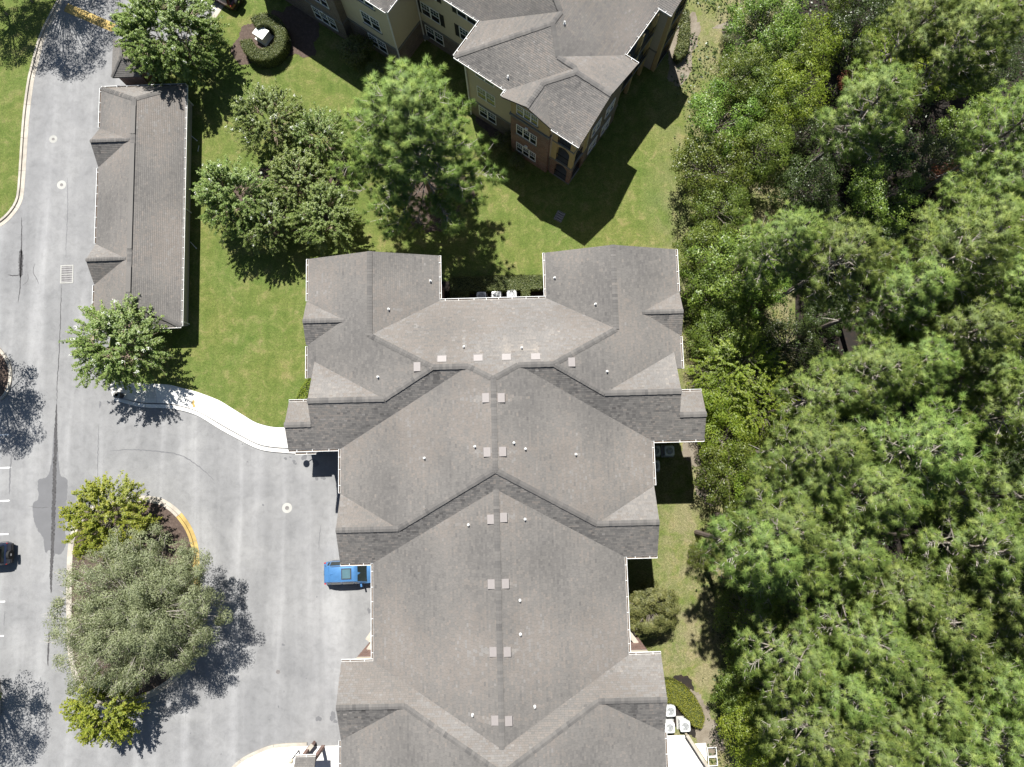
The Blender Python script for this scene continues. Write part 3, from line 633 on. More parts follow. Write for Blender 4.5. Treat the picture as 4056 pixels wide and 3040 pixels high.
# ------------------------------------------------------------------ the flats in the middle
XC = -1.40; EV = 8.8; EW = 0.31; NS = 0.55
flats = empty('apartment_building', (XC, 0, 0))
tag(flats, 'long block of flats with many grey shingled gables down the middle of the photo', 'building')
WO, WI, WN, NE, RB, S1, EXU, MU, S2, BU, N5, M5 = 13.55, 3.9, 15.62, 12.21, 13.0, 1.6, 14.87, 11.13, -6.45, 8.83, -13.07, 11.05
roof = Roof(11)
def mainz(u, v):
    """height of the flats' roof at plan (u, v) by its planes"""
    a = abs(u)
    N_ = EV+NS*(NE-v); WW = EV+EW*(WO-a); WE = EV+EW*(a-WI); MW = EV+EW*(MU-a); S1f = EV+NS*(v-S1); S2f = EV+NS*(v-S2); BW = EV+EW*(BU-a); N5f = EV+NS*(N5-v); W5 = EV+EW*(M5-a)
    north = min(N_, max(min(WW, S1f), MW)) if v < NE and a < 8.8 else -9
    wing = min(WW, WE) if v > 6.5 else -9
    main = max(min(MW, S2f), BW) if v > -10 else -9
    if v > 5.9: return max(north, wing) if v > 6.9 else max(min(max(WW, -9), N_, S1f) if a > 1.7 else -9, min(MW, N_), wing if a > 7.6 else -9)
    if v > -1: return max(min(WW, S1f) if a > 1.7 and v > 1.6 else -9, min(MW, S2f if v < 0 else 99))
    return max(min(MW, S2f) if v > -6.5 else -9, BW if v < -1.4 else -9, min(N5f, W5) if v < -13 else -9)
vents = [(955, 777), (1033, 775), (1094, 773), (1157, 772), (902, 793), (1234, 783), (1050, 860), (1082, 860), (1053, 977), (1085, 976), (1061, 1122), (1087, 1118), (1062, 1262), (1091, 1261), (1066, 1408), (1095, 1408), (1070, 1556), (1098, 1557)]
pipes = [(930, 608), (1198, 601), (1286, 658), (840, 669), (1002, 750), (1127, 752), (1311, 803), (817, 815), (1026, 965), (1110, 957), (1135, 970), (1244, 982), (917, 990), (1012, 1134), (1134, 1122), (1123, 1297), (1124, 1370), (1155, 1526), (1021, 1544)]
def on_roof(ox, oy):
    z = 11.0
    for _ in range(12): p = uno(ox, oy, z); z = 0.5*z+0.5*mainz(p.x-XC, p.y)
    return p.x-XC, p.y, z
fixes = []
for k, (lst, kind) in enumerate(((vents, 'vent'), (pipes, 'pipe'))):
    for i, (ox, oy) in enumerate(lst):
        u, v, z = on_roof(ox, oy); e = 0.05
        gx = (mainz(u+e, v)-mainz(u-e, v))/(2*e); gy = (mainz(u, v+e)-mainz(u, v-e))/(2*e)
        if abs(gx) > abs(gy): gx, gy = math.copysign(EW, gx), 0.0
        else: gx, gy = 0.0, math.copysign(NS, gy)
        fixes.append((kind, u, v, z, gx, gy))
        roof.streaks.append((u, v, (1.2+0.9*((i*7) % 5)/4) if kind == 'vent' else 0.9+0.2*(i % 5), 0.42 if kind == 'vent' else 0.12))
vA = (NE+S1)/2; zA = EV+NS*(NE-vA); uA = WO-(zA-EV)/EW; uB = MU-(zA-EV)/EW; zC = EV+EW*MU; vC = NE-(zC-EV)/NS
ur = (WO+WI)/2; zr = EV+EW*(WO-ur); vr = NE-(zr-EV)/NS; v1 = 4.92; z1 = EV+NS*(v1-S1); u1 = WO-(z1-EV)/EW; vF = v1+(z1-(EV+EW*(WO-RB)))/NS
vX = 3.34; zX = EV+NS*(vX-S1); vXn = vX+(zX-EV)/NS
v2 = -4.02; z2 = EV+NS*(v2-S2); u2 = MU-(z2-EV)/EW; vJ = v2+(z2-EV)/NS; vK = S2+(zC-EV)/NS
zB = EV+EW*BU; vBn = S2+(zB-EV)/NS; vBs = N5-(zB-EV)/NS; z5 = EV+NS*(N5+15.65); u5 = M5-(z5-EV)/EW; vS6 = -15.65-(z5-EV)/NS; zQ = EV+EW*M5; vQ = N5-(zQ-EV)/NS
# planes lying across the middle line
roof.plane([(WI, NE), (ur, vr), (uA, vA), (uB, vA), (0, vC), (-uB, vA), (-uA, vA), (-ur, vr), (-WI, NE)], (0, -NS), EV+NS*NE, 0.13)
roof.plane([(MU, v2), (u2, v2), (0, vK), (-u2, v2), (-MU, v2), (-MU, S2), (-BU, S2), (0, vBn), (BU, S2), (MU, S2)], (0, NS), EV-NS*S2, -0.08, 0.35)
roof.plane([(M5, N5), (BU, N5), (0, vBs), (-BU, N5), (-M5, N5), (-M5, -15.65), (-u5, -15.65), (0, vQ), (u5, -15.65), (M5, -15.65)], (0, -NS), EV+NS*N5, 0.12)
for s in (-1, 1):
    f = lambda L: [(s*u, v) for u, v in L]; gx = lambda k: (s*k, 0)
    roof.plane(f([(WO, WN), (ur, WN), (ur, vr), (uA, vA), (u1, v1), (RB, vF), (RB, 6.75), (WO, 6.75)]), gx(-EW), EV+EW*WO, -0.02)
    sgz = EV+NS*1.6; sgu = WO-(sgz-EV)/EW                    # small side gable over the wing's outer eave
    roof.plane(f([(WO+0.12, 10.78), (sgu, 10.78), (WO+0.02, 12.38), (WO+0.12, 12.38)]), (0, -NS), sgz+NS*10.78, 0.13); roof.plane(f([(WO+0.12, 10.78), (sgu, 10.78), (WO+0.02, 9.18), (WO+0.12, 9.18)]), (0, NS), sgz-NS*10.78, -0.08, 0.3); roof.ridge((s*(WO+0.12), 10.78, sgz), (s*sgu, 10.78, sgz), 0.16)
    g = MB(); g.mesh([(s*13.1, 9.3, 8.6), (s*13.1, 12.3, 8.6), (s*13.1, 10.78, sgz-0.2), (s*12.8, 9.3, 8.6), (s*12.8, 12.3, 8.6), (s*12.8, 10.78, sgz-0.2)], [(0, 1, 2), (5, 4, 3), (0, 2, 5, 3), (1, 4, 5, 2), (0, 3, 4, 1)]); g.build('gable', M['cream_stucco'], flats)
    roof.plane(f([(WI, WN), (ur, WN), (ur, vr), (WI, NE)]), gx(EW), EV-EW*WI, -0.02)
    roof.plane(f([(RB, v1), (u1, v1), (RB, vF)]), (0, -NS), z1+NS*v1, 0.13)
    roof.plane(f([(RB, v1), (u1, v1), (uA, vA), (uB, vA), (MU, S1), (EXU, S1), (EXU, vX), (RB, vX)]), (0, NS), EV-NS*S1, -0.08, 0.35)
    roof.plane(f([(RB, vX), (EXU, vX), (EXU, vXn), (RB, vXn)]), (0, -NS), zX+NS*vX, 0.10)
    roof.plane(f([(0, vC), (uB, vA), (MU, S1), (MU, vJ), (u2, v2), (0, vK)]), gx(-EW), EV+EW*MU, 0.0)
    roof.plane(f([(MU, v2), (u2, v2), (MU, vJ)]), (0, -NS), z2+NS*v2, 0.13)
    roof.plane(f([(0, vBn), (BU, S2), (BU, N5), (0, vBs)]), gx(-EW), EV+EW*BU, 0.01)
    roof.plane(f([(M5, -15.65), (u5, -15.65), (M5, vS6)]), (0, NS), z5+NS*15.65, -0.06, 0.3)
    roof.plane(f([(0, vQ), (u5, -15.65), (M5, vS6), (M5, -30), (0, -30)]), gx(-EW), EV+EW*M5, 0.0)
    R3 = lambda u, v, z: (s*u, v, z)
    roof.ridge(R3(ur, WN, zr), R3(ur, vr, zr)); roof.ridge(R3(ur, vr, zr), R3(uA, vA, zA)); roof.ridge(R3(uA, vA, zA), R3(uB, vA, zA)); roof.ridge(R3(uB, vA, zA), R3(0, vC, zC))
    roof.ridge(R3(uA, vA, zA), R3(u1, v1, z1)); roof.ridge(R3(u1, v1, z1), R3(RB, v1, z1)); roof.ridge(R3(RB, vX, zX), R3(EXU, vX, zX))
    roof.ridge(R3(MU, v2, z2), R3(u2, v2, z2)); roof.ridge(R3(u2, v2, z2), R3(0, vK, zC)); roof.ridge(R3(M5, -15.65, z5), R3(u5, -15.65, z5)); roof.ridge(R3(u5, -15.65, z5), R3(0, vQ, zQ))
roof.ridge((0, vC, zC), (0, vK, zC)); roof.ridge((0, vBn, zB), (0, vBs, zB)); roof.ridge((0, vQ, zQ), (0, -30, zQ))
roof.build(flats)
for fx in fixes: roof_fix(flats, *fx)
# walls, 0.45 m inside the eaves
half = [(0, 11.76), (4.35, 11.76), (4.35, 15.2), (13.1, 15.2), (13.1, 7.1), (12.6, 7.1), (12.6, 4.65), (14.4, 4.65), (14.4, 2.05), (10.68, 2.05), (10.68, -6.0), (8.38, -6.0), (8.38, -13.5), (10.6, -13.5), (10.6, -29.5), (0, -29.5)]
outl = half+[(-u, v) for u, v in half[::-1][1:-1]]
w = MB(); w.slab(outl, -0.12, 5.9); w.build('wall', M['red_brick'], flats)
w = MB(); w.slab([(u*0.999, v*0.999) for u, v in outl], 6.1, 8.62); w.build('wall', M['cream_stucco'], flats)
w = MB(); w.slab([(u*1.004, v*1.003) for u, v in outl], 5.9, 6.1); w.build('belt_course', M['grey_trim'], flats)
for s in (-1, 1):
    g = MB(); g.mesh([(s*4.35, 15.19, 8.6), (s*13.1, 15.19, 8.6), (s*ur, 15.19, zr-0.2), (s*4.35, 15.0, 8.6), (s*13.1, 15.0, 8.6), (s*ur, 15.0, zr-0.2)], [(0, 1, 2), (5, 4, 3), (0, 2, 5, 3), (1, 4, 5, 2), (0, 3, 4, 1)]); g.build('gable', M['cream_stucco'], flats)
    for (uu, va, vb, vm_, zz) in ((12.58, 2.1, 7.4, v1, z1), (14.38, 2.05, 4.63, vX, zX), (10.66, -6.0, -2.0, v2, z2), (10.58, -17.8, -13.5, -15.65, z5)):
        g = MB(); g.mesh([(s*uu, va, 8.6), (s*uu, vb, 8.6), (s*uu, vm_, zz-0.2), (s*(uu-0.2), va, 8.6), (s*(uu-0.2), vb, 8.6), (s*(uu-0.2), vm_, zz-0.2)], [(0, 1, 2), (5, 4, 3), (0, 2, 5, 3), (1, 4, 5, 2), (0, 3, 4, 1)]); g.build('gable', M['cream_stucco'], flats)
    gt = lambda a, b_, o: gutter(flats, (s*a[0], a[1]), (s*b_[0], b_[1]), EV, (s*o[0], o[1]))
    gt((WO, WN), (WO, 12.45), (1, 0)); gt((WO, 9.1), (WO, 6.75), (1, 0)); gt((WI, WN), (WI, NE+0.14), (-1, 0)); gt((RB, vXn), (EXU, vXn), (0, 1)); gt((MU+0.14, S1), (EXU, S1), (0, -1)); gt((MU, S1-0.02), (MU, vJ+0.05), (1, 0))
    gt((BU+0.14, S2), (MU, S2), (0, -1)); gt((BU, S2-0.02), (BU, N5+0.14), (1, 0)); gt((BU, N5), (M5, N5), (0, 1)); gt((M5, vS6), (M5, -30), (1, 0))
    for (p, zt) in (((13.2, 8.0), 8.6), ((4.25, 11.95), 8.6), ((10.78, 1.9), 8.6), ((8.48, -6.2), 8.6)): downpipe(flats, (s*p[0], p[1]), 0, zt)
    for zz in (1.0, 4.0, 6.9):
        for v in (9.5, 13.0): window(flats, (s*13.1, v, zz), (0, s), (s, 0), 1.7, 1.4, 2)
        window(flats, (s*10.68, 0.3, zz), (0, s), (s, 0), 1.6, 1.4, 2); window(flats, (s*8.38, -9.0, zz), (0, s), (s, 0), 1.6, 1.4, 2)
        window(flats, (s*8.7, 15.2, zz), (s, 0), (0, 1), 2.4, 1.4, 3)
gutter(flats, (-WI+0.02, NE), (WI-0.02, NE), EV, (0, 1))
for zz in (1.0, 4.0, 6.9):
    for u in (-2.2, 2.2): window(flats, (u, 11.76, zz), (-1, 0), (0, 1), 1.6, 1.4, 2)
# low entrance roof under the west wing's eave
lx0 = un(1170, 1794, 3.2).x-XC; lx1 = un(1252, 1793, 3.2).x-XC; ly = un(1200, 1794, 3.2).y
lr = Roof(5); lr.plane([(lx0, ly), (lx1+0.2, ly), (lx1+0.2, ly+1.1), (lx0, ly+1.1)], (0, 0.4), 3.2-0.4*ly, 0.05); lr.build(flats); gutter(flats, (lx0, ly), (lx1, ly), 3.2, (0, -1))
b = MB(); b.slab([(lx0+0.2, ly+0.3), (lx1+1.9, ly+0.3), (lx1+1.9, ly+2.0), (lx0+0.2, ly+2.0)], -0.12, 3.0); b.build('porch', M['cream_stucco'], flats)
# corner balconies beside the southern wings: slanted brick parapet with a cream cap, white deck
for s, zd in ((-1, 2.9), (1, 2.9)):
    P = [Vector((8.4, -13.48, 0)), Vector((10.3, -13.48, 0)), Vector((8.4, -10.9, 0))]
    P = [Vector((s*p.x, p.y, 0)) for p in P]
    m = MB(); m.slab([p.xy for p in P], zd-0.2, zd); m.build('balcony_deck', M['pale_concrete'], flats)
    d = (P[2]-P[1]); n_ = Vector((d.y, -d.x, 0)).normalized()
    if n_.dot(P[0]-P[1]) > 0: n_ = -n_
    m = MB(); m.obox(P[1]+Vector((0, 0, -0.1)), d, -n_*0.24, Vector((0, 0, zd+0.95))); m.build('balcony_parapet', M['cream_stucco'], flats)
    m = MB(); m.obox(P[1]+n_*0.06+Vector((0, 0, zd+0.86)), d, -n_*0.36, Vector((0, 0, 0.10))); m.build('parapet_cap', M['kerb_concrete'], flats)
    m = MB(); m.obox(P[1]+n_*0.62+Vector((0, 0, zd-0.9)), d*0.98, -n_*0.5, Vector((0, 0, 0.12))); m.build('lower_ledge', M['kerb_concrete'], flats)
    m = MB(); m.box((s*9.2, -13.25, zd+0.06), (1.7, 0.45, 0.1)); m.build('balcony_bench', M['window_white'], flats)
# ------------------------------------------------------------------ the rotated block of flats at the top
A0 = un(2288.6, 577, 8.8); TH = math.radians(-36.0)
tb = empty('apartment_building', (A0.x, A0.y, 0), TH)
tag(tb, 'three-storey block of flats set at an angle at the top, brick and cream walls showing', 'building')
P38 = 0.38; r2 = Roof(23); r2.streaks = [(-5.75, 6.5, 1.6, 0.14), (-7.3, 1.35, 1.1, 0.12)]
rb = 3.985; zrid = EV+P38*rb
K3 = (-4.785, 4.285, 10.2); K2 = (-6.425, 5.925, 10.82); K1 = (-6.425, 7.0, 10.82); K4 = (-2.93, rb, zrid); K6 = (-4.67, 2.245, 9.653); YX = (-3.23, 4.285)
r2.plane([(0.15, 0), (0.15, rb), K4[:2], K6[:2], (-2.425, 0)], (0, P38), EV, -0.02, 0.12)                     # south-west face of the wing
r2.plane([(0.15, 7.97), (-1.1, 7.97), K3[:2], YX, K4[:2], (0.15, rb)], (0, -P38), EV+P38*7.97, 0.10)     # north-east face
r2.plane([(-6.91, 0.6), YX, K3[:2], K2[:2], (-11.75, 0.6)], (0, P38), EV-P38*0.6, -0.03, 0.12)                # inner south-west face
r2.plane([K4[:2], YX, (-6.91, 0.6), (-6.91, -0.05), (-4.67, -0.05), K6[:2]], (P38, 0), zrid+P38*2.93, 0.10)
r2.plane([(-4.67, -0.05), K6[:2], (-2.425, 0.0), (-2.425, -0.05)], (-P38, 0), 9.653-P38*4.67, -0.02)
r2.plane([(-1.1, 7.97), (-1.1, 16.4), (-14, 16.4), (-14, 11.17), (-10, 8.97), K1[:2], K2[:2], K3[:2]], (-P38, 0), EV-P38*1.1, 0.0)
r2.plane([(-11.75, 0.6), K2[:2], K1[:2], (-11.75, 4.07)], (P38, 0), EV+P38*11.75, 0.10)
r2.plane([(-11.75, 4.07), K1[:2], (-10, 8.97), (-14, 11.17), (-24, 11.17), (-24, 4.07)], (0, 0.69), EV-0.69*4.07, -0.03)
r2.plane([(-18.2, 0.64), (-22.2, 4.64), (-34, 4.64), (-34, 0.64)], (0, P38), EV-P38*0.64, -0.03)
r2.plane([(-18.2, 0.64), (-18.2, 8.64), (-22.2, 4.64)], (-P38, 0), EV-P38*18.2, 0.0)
r2.plane([(0.13, 12.8), (0.13, 14.6), (-4, 14.6), (-4, 12.8)], (0, P38), EV-P38*12.8, -0.02); r2.plane([(0.13, 16.4), (0.13, 14.6), (-4, 14.6), (-4, 16.4)], (0, -P38), EV+P38*16.4, 0.1); r2.ridge((0.13, 14.6, EV+P38*1.8), (-2.9, 14.6, EV+P38*1.8))
for a, c in (((0.15, rb, zrid), K4), (K4, (YX[0], YX[1], 10.2)), (K4, K6), (K6, (-4.67, -0.05, 9.653)), ((YX[0], YX[1], 10.2), K3), (K3, K2), (K2, K1), (K1, (-14, 11.17, 13.7)), (K2, (-11.75, 0.6, EV)), ((-18.2, 0.64, EV), (-22.2, 4.64, EV+P38*4))): r2.ridge(a, c)
r2.build(tb)
for (a, b_, x, y, z, gx, gy) in ((0, 0, -5.75, 6.5, EV+P38*4.65, -P38, 0), (0, 0, -7.3, 1.35, EV+P38*0.75, 0, P38)): roof_fix(tb, 'pipe', x, y, z, gx, gy)
for a, c, o in (((-2.35, 0), (0.15, 0), (0, -1)), ((-1.1, 7.97), (0.15, 7.97), (0, 1)), ((-1.1, 8.1), (-1.1, 12.7), (1, 0)), ((-11.75, 0.6), (-6.93, 0.6), (0, -1)), ((-6.91, 0.6), (-6.91, 0.0), (-1, 0)), ((-11.75, 0.62), (-11.75, 4.05), (-1, 0)), ((-18.05, 4.07), (-11.9, 4.07), (0, -1)), ((-30, 0.64), (-18.2, 0.64), (0, -1)), ((-18.2, 0.64), (-18.2, 4.0), (1, 0)), ((-4, 12.8), (0.13, 12.8), (0, -1))): gutter(tb, a, c, EV, o)
# walls: brick to the first-floor belt, cream above
body = [(-2.45, 0.5), (-2.45, 2.2), (-0.42, 2.2), (-0.42, 7.5), (-1.55, 7.5), (-1.55, 13.4), (-0.3, 13.4), (-0.3, 16.0), (-34, 16.0), (-34, 0.35), (-24.0, 0.35), (-24.0, 1.05), (-18.65, 1.05), (-18.65, 4.45), (-11.3, 4.45), (-11.3, 1.05), (-6.45, 1.05), (-6.45, 0.5)]
w = MB(); w.slab(body, -0.12, 2.62); w.build('wall', M['grey_brick'], tb)
w = MB(); w.slab([(a, c-0.002) for a, c in body], 2.8, 8.62); w.build('wall', M['cream_stucco'], tb)
w = MB(); w.slab([(-34, 16.06), (-34, 0.28), (-23.93, 0.28), (-23.93, 0.98), (-18.57, 0.98), (-18.57, 4.38), (-11.2, 4.38), (-11.2, 0.98), (-6.4, 0.98), (-6.4, 0.44), (-2.4, 0.44), (-2.4, 2.14), (-0.36, 2.14), (-0.36, 7.56), (-1.48, 7.56), (-1.48, 13.34), (-0.24, 13.34), (-0.24, 16.06)], 2.62, 2.8); w.build('belt_course', M['grey_trim'], tb)
w = MB(); w.slab([(-34, 3), (-34, 0.33), (-23.98, 0.33), (-23.98, 3)], 2.8, 8.6); w.build('wall', M['grey_brick'], tb)
w = MB(); w.slab([(-0.405, 2.9), (-0.405, 7.48), (-1.0, 7.48), (-1.0, 2.9)], 2.8, 8.6); w.build('wall', M['grey_brick'], tb)
g = MB(); g.mesh([(-0.42, 0.5, 8.6), (-0.42, 7.5, 8.6), (-0.42, rb, zrid-0.2), (-0.7, 0.5, 8.6), (-0.7, 7.5, 8.6), (-0.7, rb, zrid-0.2)], [(0, 1, 2), (5, 4, 3), (0, 2, 5, 3), (1, 4, 5, 2), (0, 3, 4, 1)]); g.build('gable', M['cream_stucco'], tb)
# three-storey window bay under the pediment
w = MB(); w.slab([(-6.28, 0.2), (-2.62, 0.2), (-2.62, 0.8), (-6.28, 0.8)], -0.12, 6.45); w.build('bay', M['red_brick'], tb)
w = MB(); w.slab([(-6.25, 0.23), (-2.65, 0.23), (-2.65, 0.8), (-6.25, 0.8)], 6.68, 8.7); w.mesh([(-6.25, 0.23, 8.7), (-2.65, 0.23, 8.7), (-4.67, 0.23, 9.45), (-6.25, 0.5, 8.7), (-2.65, 0.5, 8.7), (-4.67, 0.5, 9.45)], [(0, 1, 2), (5, 4, 3), (0, 2, 5, 3), (1, 4, 5, 2)]); w.build('bay', M['tan_stucco'], tb)
w = MB(); w.slab([(-6.36, 0.1), (-2.54, 0.1), (-2.54, 0.8), (-6.36, 0.8)], 6.45, 6.68); w.build('belt_course', M['grey_trim'], tb)
for z, hh, yy, gl in ((0.85, 1.5, 0.2, 'window_green'), (3.95, 1.55, 0.2, 'window_green'), (7.2, 1.4, 0.23, 'window_green')): window(tb, (-4.72, yy, z), (1, 0), (0, -1), 2.0, hh, 3, glass=gl)
for z in (2.42, 5.58):
    k = MB(); k.obox((-4.85, 0.08, z), (0.26, 0, 0), (0, 0.12, 0), (0, 0, 0.34)); k.build('keystone', M['window_white'], tb)
# other windows that show
for (a, c, z, wd, hh, cols) in ((-20.95, 1.05, 3.95, 1.9, 1.6, 2), (-20.95, 1.05, 0.85, 1.9, 1.6, 2), (-20.95, 1.05, 7.05, 1.9, 1.4, 2), (-26.2, 0.33, 0.85, 2.5, 1.6, 3), (-26.2, 0.33, 3.95, 2.5, 1.6, 3), (-17.3, 4.45, 0.85, 1.9, 1.6, 2), (-17.3, 4.45, 3.95, 1.9, 1.6, 2), (-17.3, 4.45, 7.05, 1.9, 1.4, 2), (-13.4, 4.45, 3.95, 1.9, 1.6, 2), (-13.4, 4.45, 7.05, 1.9, 1.4, 2), (-13.4, 4.45, 0.85, 1.9, 1.6, 2), (-9.3, 1.05, 0.85, 1.8, 1.6, 2), (-9.3, 1.05, 3.95, 1.8, 1.6, 2), (-9.3, 1.05, 7.05, 1.8, 1.4, 2)):
    window(tb, (a, c, z), (1, 0), (0, -1), wd, hh, cols, glass='window_green', sill=a < -18)
    if -18 < a < -11 and z > 3:
        for s in (-1, 1): shutter(tb, (a+s*(wd/2+0.24), c, z), (1, 0), (0, -1), 0.42, hh)
for z in (0.85, 3.95):
    for c in (3.9, 5.9): window(tb, (-0.405, c, z), (0, 1), (1, 0), 1.3, 1.5, 2)
for c, z in ((-26.2, 2.5), (-20.95, 2.47)):
    k = MB(); y = 0.22 if c < -24 else 0.94; k.obox((c-0.12, y, z), (0.24, 0, 0), (0, 0.11, 0), (0, 0, 0.14)); k.build('keystone', M['window_white'], tb)
m = MB(); m.cyl((-18.2, 4.3, 0.9), 0.35, 0.02, 8); m.box((-17.0+1.2, 4.36, 2.2), (0.02, 0.02, 0.02)); m.build('meter_box', M['grey_trim'], tb)
for (a, c) in ((-18.55, 0.95), (-11.1, 0.95), (-18.5, 4.3), (-6.55, 0.95)): downpipe(tb, (a, c), 0, 8.6)
# corner porch with arches, pillars, decks and railings
def arch_panel(p0, tx, nrm, w, z0, z1, zc, mat, name):
    """wall panel over an opening: bottom edge is an arch springing at z0, crown zc, top z1"""
    m = MB(); t = Vector((*tx, 0)); n = Vector((*nrm, 0)); p0 = Vector(p0); K = 10
    for i in range(K):
        u0, u1 = i/K, (i+1)/K; f = lambda u: z0+(zc-z0)*math.sin(math.pi*u)**0.6
        A = [p0+t*(w*u0)+Vector((0, 0, f(u0))), p0+t*(w*u1)+Vector((0, 0, f(u1))), p0+t*(w*u1)+Vector((0, 0, z1)), p0+t*(w*u0)+Vector((0, 0, z1))]
        B = [q-n*0.24 for q in A]
        m.mesh(A+B, [(0, 1, 2, 3), (7, 6, 5, 4), (0, 4, 5, 1), (3, 2, 6, 7)])
    return m.build(name, mat, tb)
def railing(parent, a, b_, z, h=1.0):
    a = Vector((*a, z)); b_ = Vector((*b_, z)); m = MB(); m.beam(a+Vector((0, 0, h)), b_+Vector((0, 0, h)), 0.05, 0.05); m.beam(a+Vector((0, 0, 0.1)), b_+Vector((0, 0, 0.1)), 0.04, 0.04); m.box((a.x, a.y, z+0.52), (0.05, 0.05, 1.04)); m.box((b_.x, b_.y, z+0.52), (0.05, 0.05, 1.04)); ro = m.build('railing', M['railing_black'], parent)
    L = (b_-a).length; n = int(L/0.12); bm = MB(); bm.box((0, 0, 0.55), (0.022, 0.022, 0.9)); bd = bm.data('baluster', M['railing_black'])
    for i in range(1, n): inst('baluster', bd, ro, a+(b_-a)*(i/n))
for fl, (z, mat) in enumerate(((-0.1, 'red_brick'), (3.0, 'tan_stucco'), (6.1, 'tan_stucco'))):
    top = 2.95 if fl == 0 else (6.05 if fl == 1 else 8.6)
    for (a, c, sx, sy) in ((-2.2, 0.62, 0.46, 0.34), (-0.58, 0.66, 0.36, 0.36), (-0.58, 2.45, 0.36, 0.5)):
        m = MB(); m.box((a, c, (z+top)/2), (sx, sy, top-z)); m.build('pillar', M[mat], tb)
    m = MB(); m.slab([(-2.44, 0.42), (-0.36, 0.42), (-0.36, 2.2), (-2.44, 2.2)], z-0.12 if fl else -0.12, z+0.05 if fl else 0.02); m.build('porch_deck', M['grey_trim'], tb)
    zz = top-1.0
    if fl < 2:
        arch_panel((-1.97, 0.50, 0), (1, 0), (0, -1), 1.21, zz, top, top-0.35, M[mat], 'arch'); arch_panel((-0.42, 0.84, 0), (0, 1), (1, 0), 1.36, zz, top, top-0.35, M[mat], 'arch')
    railing(tb, (-1.97, 0.56), (-0.76, 0.56), z+0.05); railing(tb, (-0.5, 0.84), (-0.5, 2.2), z+0.05)
# balconies up the right-hand face
for z in (3.0, 6.0):
    m = MB(); m.slab([(-1.54, 8.2), (-0.75, 8.2), (-0.75, 12.6), (-1.54, 12.6)], z-0.2, z); m.build('balcony_deck', M['grey_trim'], tb); railing(tb, (-0.8, 8.2), (-0.8, 12.6), z)
for c in (8.3, 10.4, 12.5):
    m = MB(); m.box((-0.95, c, 4.2), (0.3, 0.3, 8.6)); m.build('pillar', M['tan_stucco'], tb)
w = MB(); w.slab([(-1.9, 13.36), (-0.35, 13.36), (-0.35, 13.6), (-1.9, 13.6)], -0.1, 8.6); w.build('wall', M['pale_siding'], tb)
for c in (13.55, 15.8):
    m = MB(); m.box((-0.12, c, 4.2), (0.34, 0.34, 8.6)); m.build('pillar', M['tan_stucco'], tb)
for z in (0.1, 3.1, 6.1):
    m = MB(); m.slab([(-0.29, 13.75), (0.05, 13.75), (0.05, 15.6), (-0.29, 15.6)], z-0.15, z); m.build('balcony_deck', M['grey_trim'], tb); railing(tb, (0.0, 13.75), (0.0, 15.6), z)

# ------------------------------------------------------------------ garage row
gar = empty('garage_building', (-31.05, 22.72, 0), math.radians(0.55)); tag(gar, 'long low garage block with grey hip roof and two small gables along the drive', 'garage')
GW, GL, GE, GZ, GY = 3.64, 10.53, 2.3, 3.75, 8.6; ga = (GZ-GE)/GW; gh = (GZ-GE)/(GL-GY)
r3 = Roof(31)
for s in (-1, 1):
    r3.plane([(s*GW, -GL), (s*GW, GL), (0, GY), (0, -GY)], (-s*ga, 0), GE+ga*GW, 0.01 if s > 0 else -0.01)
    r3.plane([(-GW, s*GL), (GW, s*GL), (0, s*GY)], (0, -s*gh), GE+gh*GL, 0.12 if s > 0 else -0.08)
    for t in (-1, 1): r3.ridge((s*GW, t*GL, GE), (0, t*GY, GZ))
r3.ridge((0, -GY, GZ), (0, GY, GZ))
for yc in (5.15, -5.03):
    dw, dz = 1.74, 3.6; dg = (dz-GE)/dw; xi = -GW+(dz-GE)/ga
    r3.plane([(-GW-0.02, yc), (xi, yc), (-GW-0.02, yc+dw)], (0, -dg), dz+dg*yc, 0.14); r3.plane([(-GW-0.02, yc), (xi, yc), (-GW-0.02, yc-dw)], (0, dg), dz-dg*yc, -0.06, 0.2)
    r3.ridge((-GW-0.02, yc, dz), (xi, yc, dz), 0.15)
    g = MB(); g.mesh([(-GW+0.1, yc-dw+0.2, 2.2), (-GW+0.1, yc+dw-0.2, 2.2), (-GW+0.1, yc, dz-0.2), (-GW+0.5, yc-dw+0.2, 2.2), (-GW+0.5, yc+dw-0.2, 2.2), (-GW+0.5, yc, dz-0.2)], [(0, 2, 1), (5, 3, 4), (0, 3, 5, 2), (1, 2, 5, 4)]); g.build('gable', M['cream_stucco'], gar)
r3.build(gar)
for (ya, yb) in ((8.0, 5.55), (4.7, -4.3), (-5.8, -7.9)):
    m = MB(); m.obox((-0.19, yb, GZ-0.01), (0.38, 0, 0), (0, ya-yb, 0), (0, 0, 0.085), 0.5); m.build('ridge_vent', M['asphalt_shingle'], gar)
for a, c, o in (((GW, -GL), (GW, GL), (1, 0)), ((-GW, GL), (GW, GL), (0, 1)), ((-GW, -GL), (GW, -GL), (0, -1)), ((-GW, GL), (-GW, 6.95), (-1, 0)), ((-GW, 3.35), (-GW, -3.25), (-1, 0)), ((-GW, -6.8), (-GW, -GL), (-1, 0))): gutter(gar, a, c, GE, o, 0.85)
w = MB(); w.slab([(-3.1, -10.05), (3.15, -10.05), (3.15, 10.1), (-3.1, 10.1)], -0.12, 2.2); w.build('wall', M['pale_siding'], gar)
for k in range(7):
    y = -8.4+k*2.8; m = MB()
    for i in range(4): m.obox((-3.16, y-1.15, 0.0+i*0.5), (0.055, 0, 0), (0, 2.3, 0), (0, 0, 0.47))
    m.build('garage_door', M['window_white'], gar)
for (x, y) in ((3.25, -9.9), (3.25, 0), (3.25, 9.9)): downpipe(gar, (x, y), 0, 2.2)
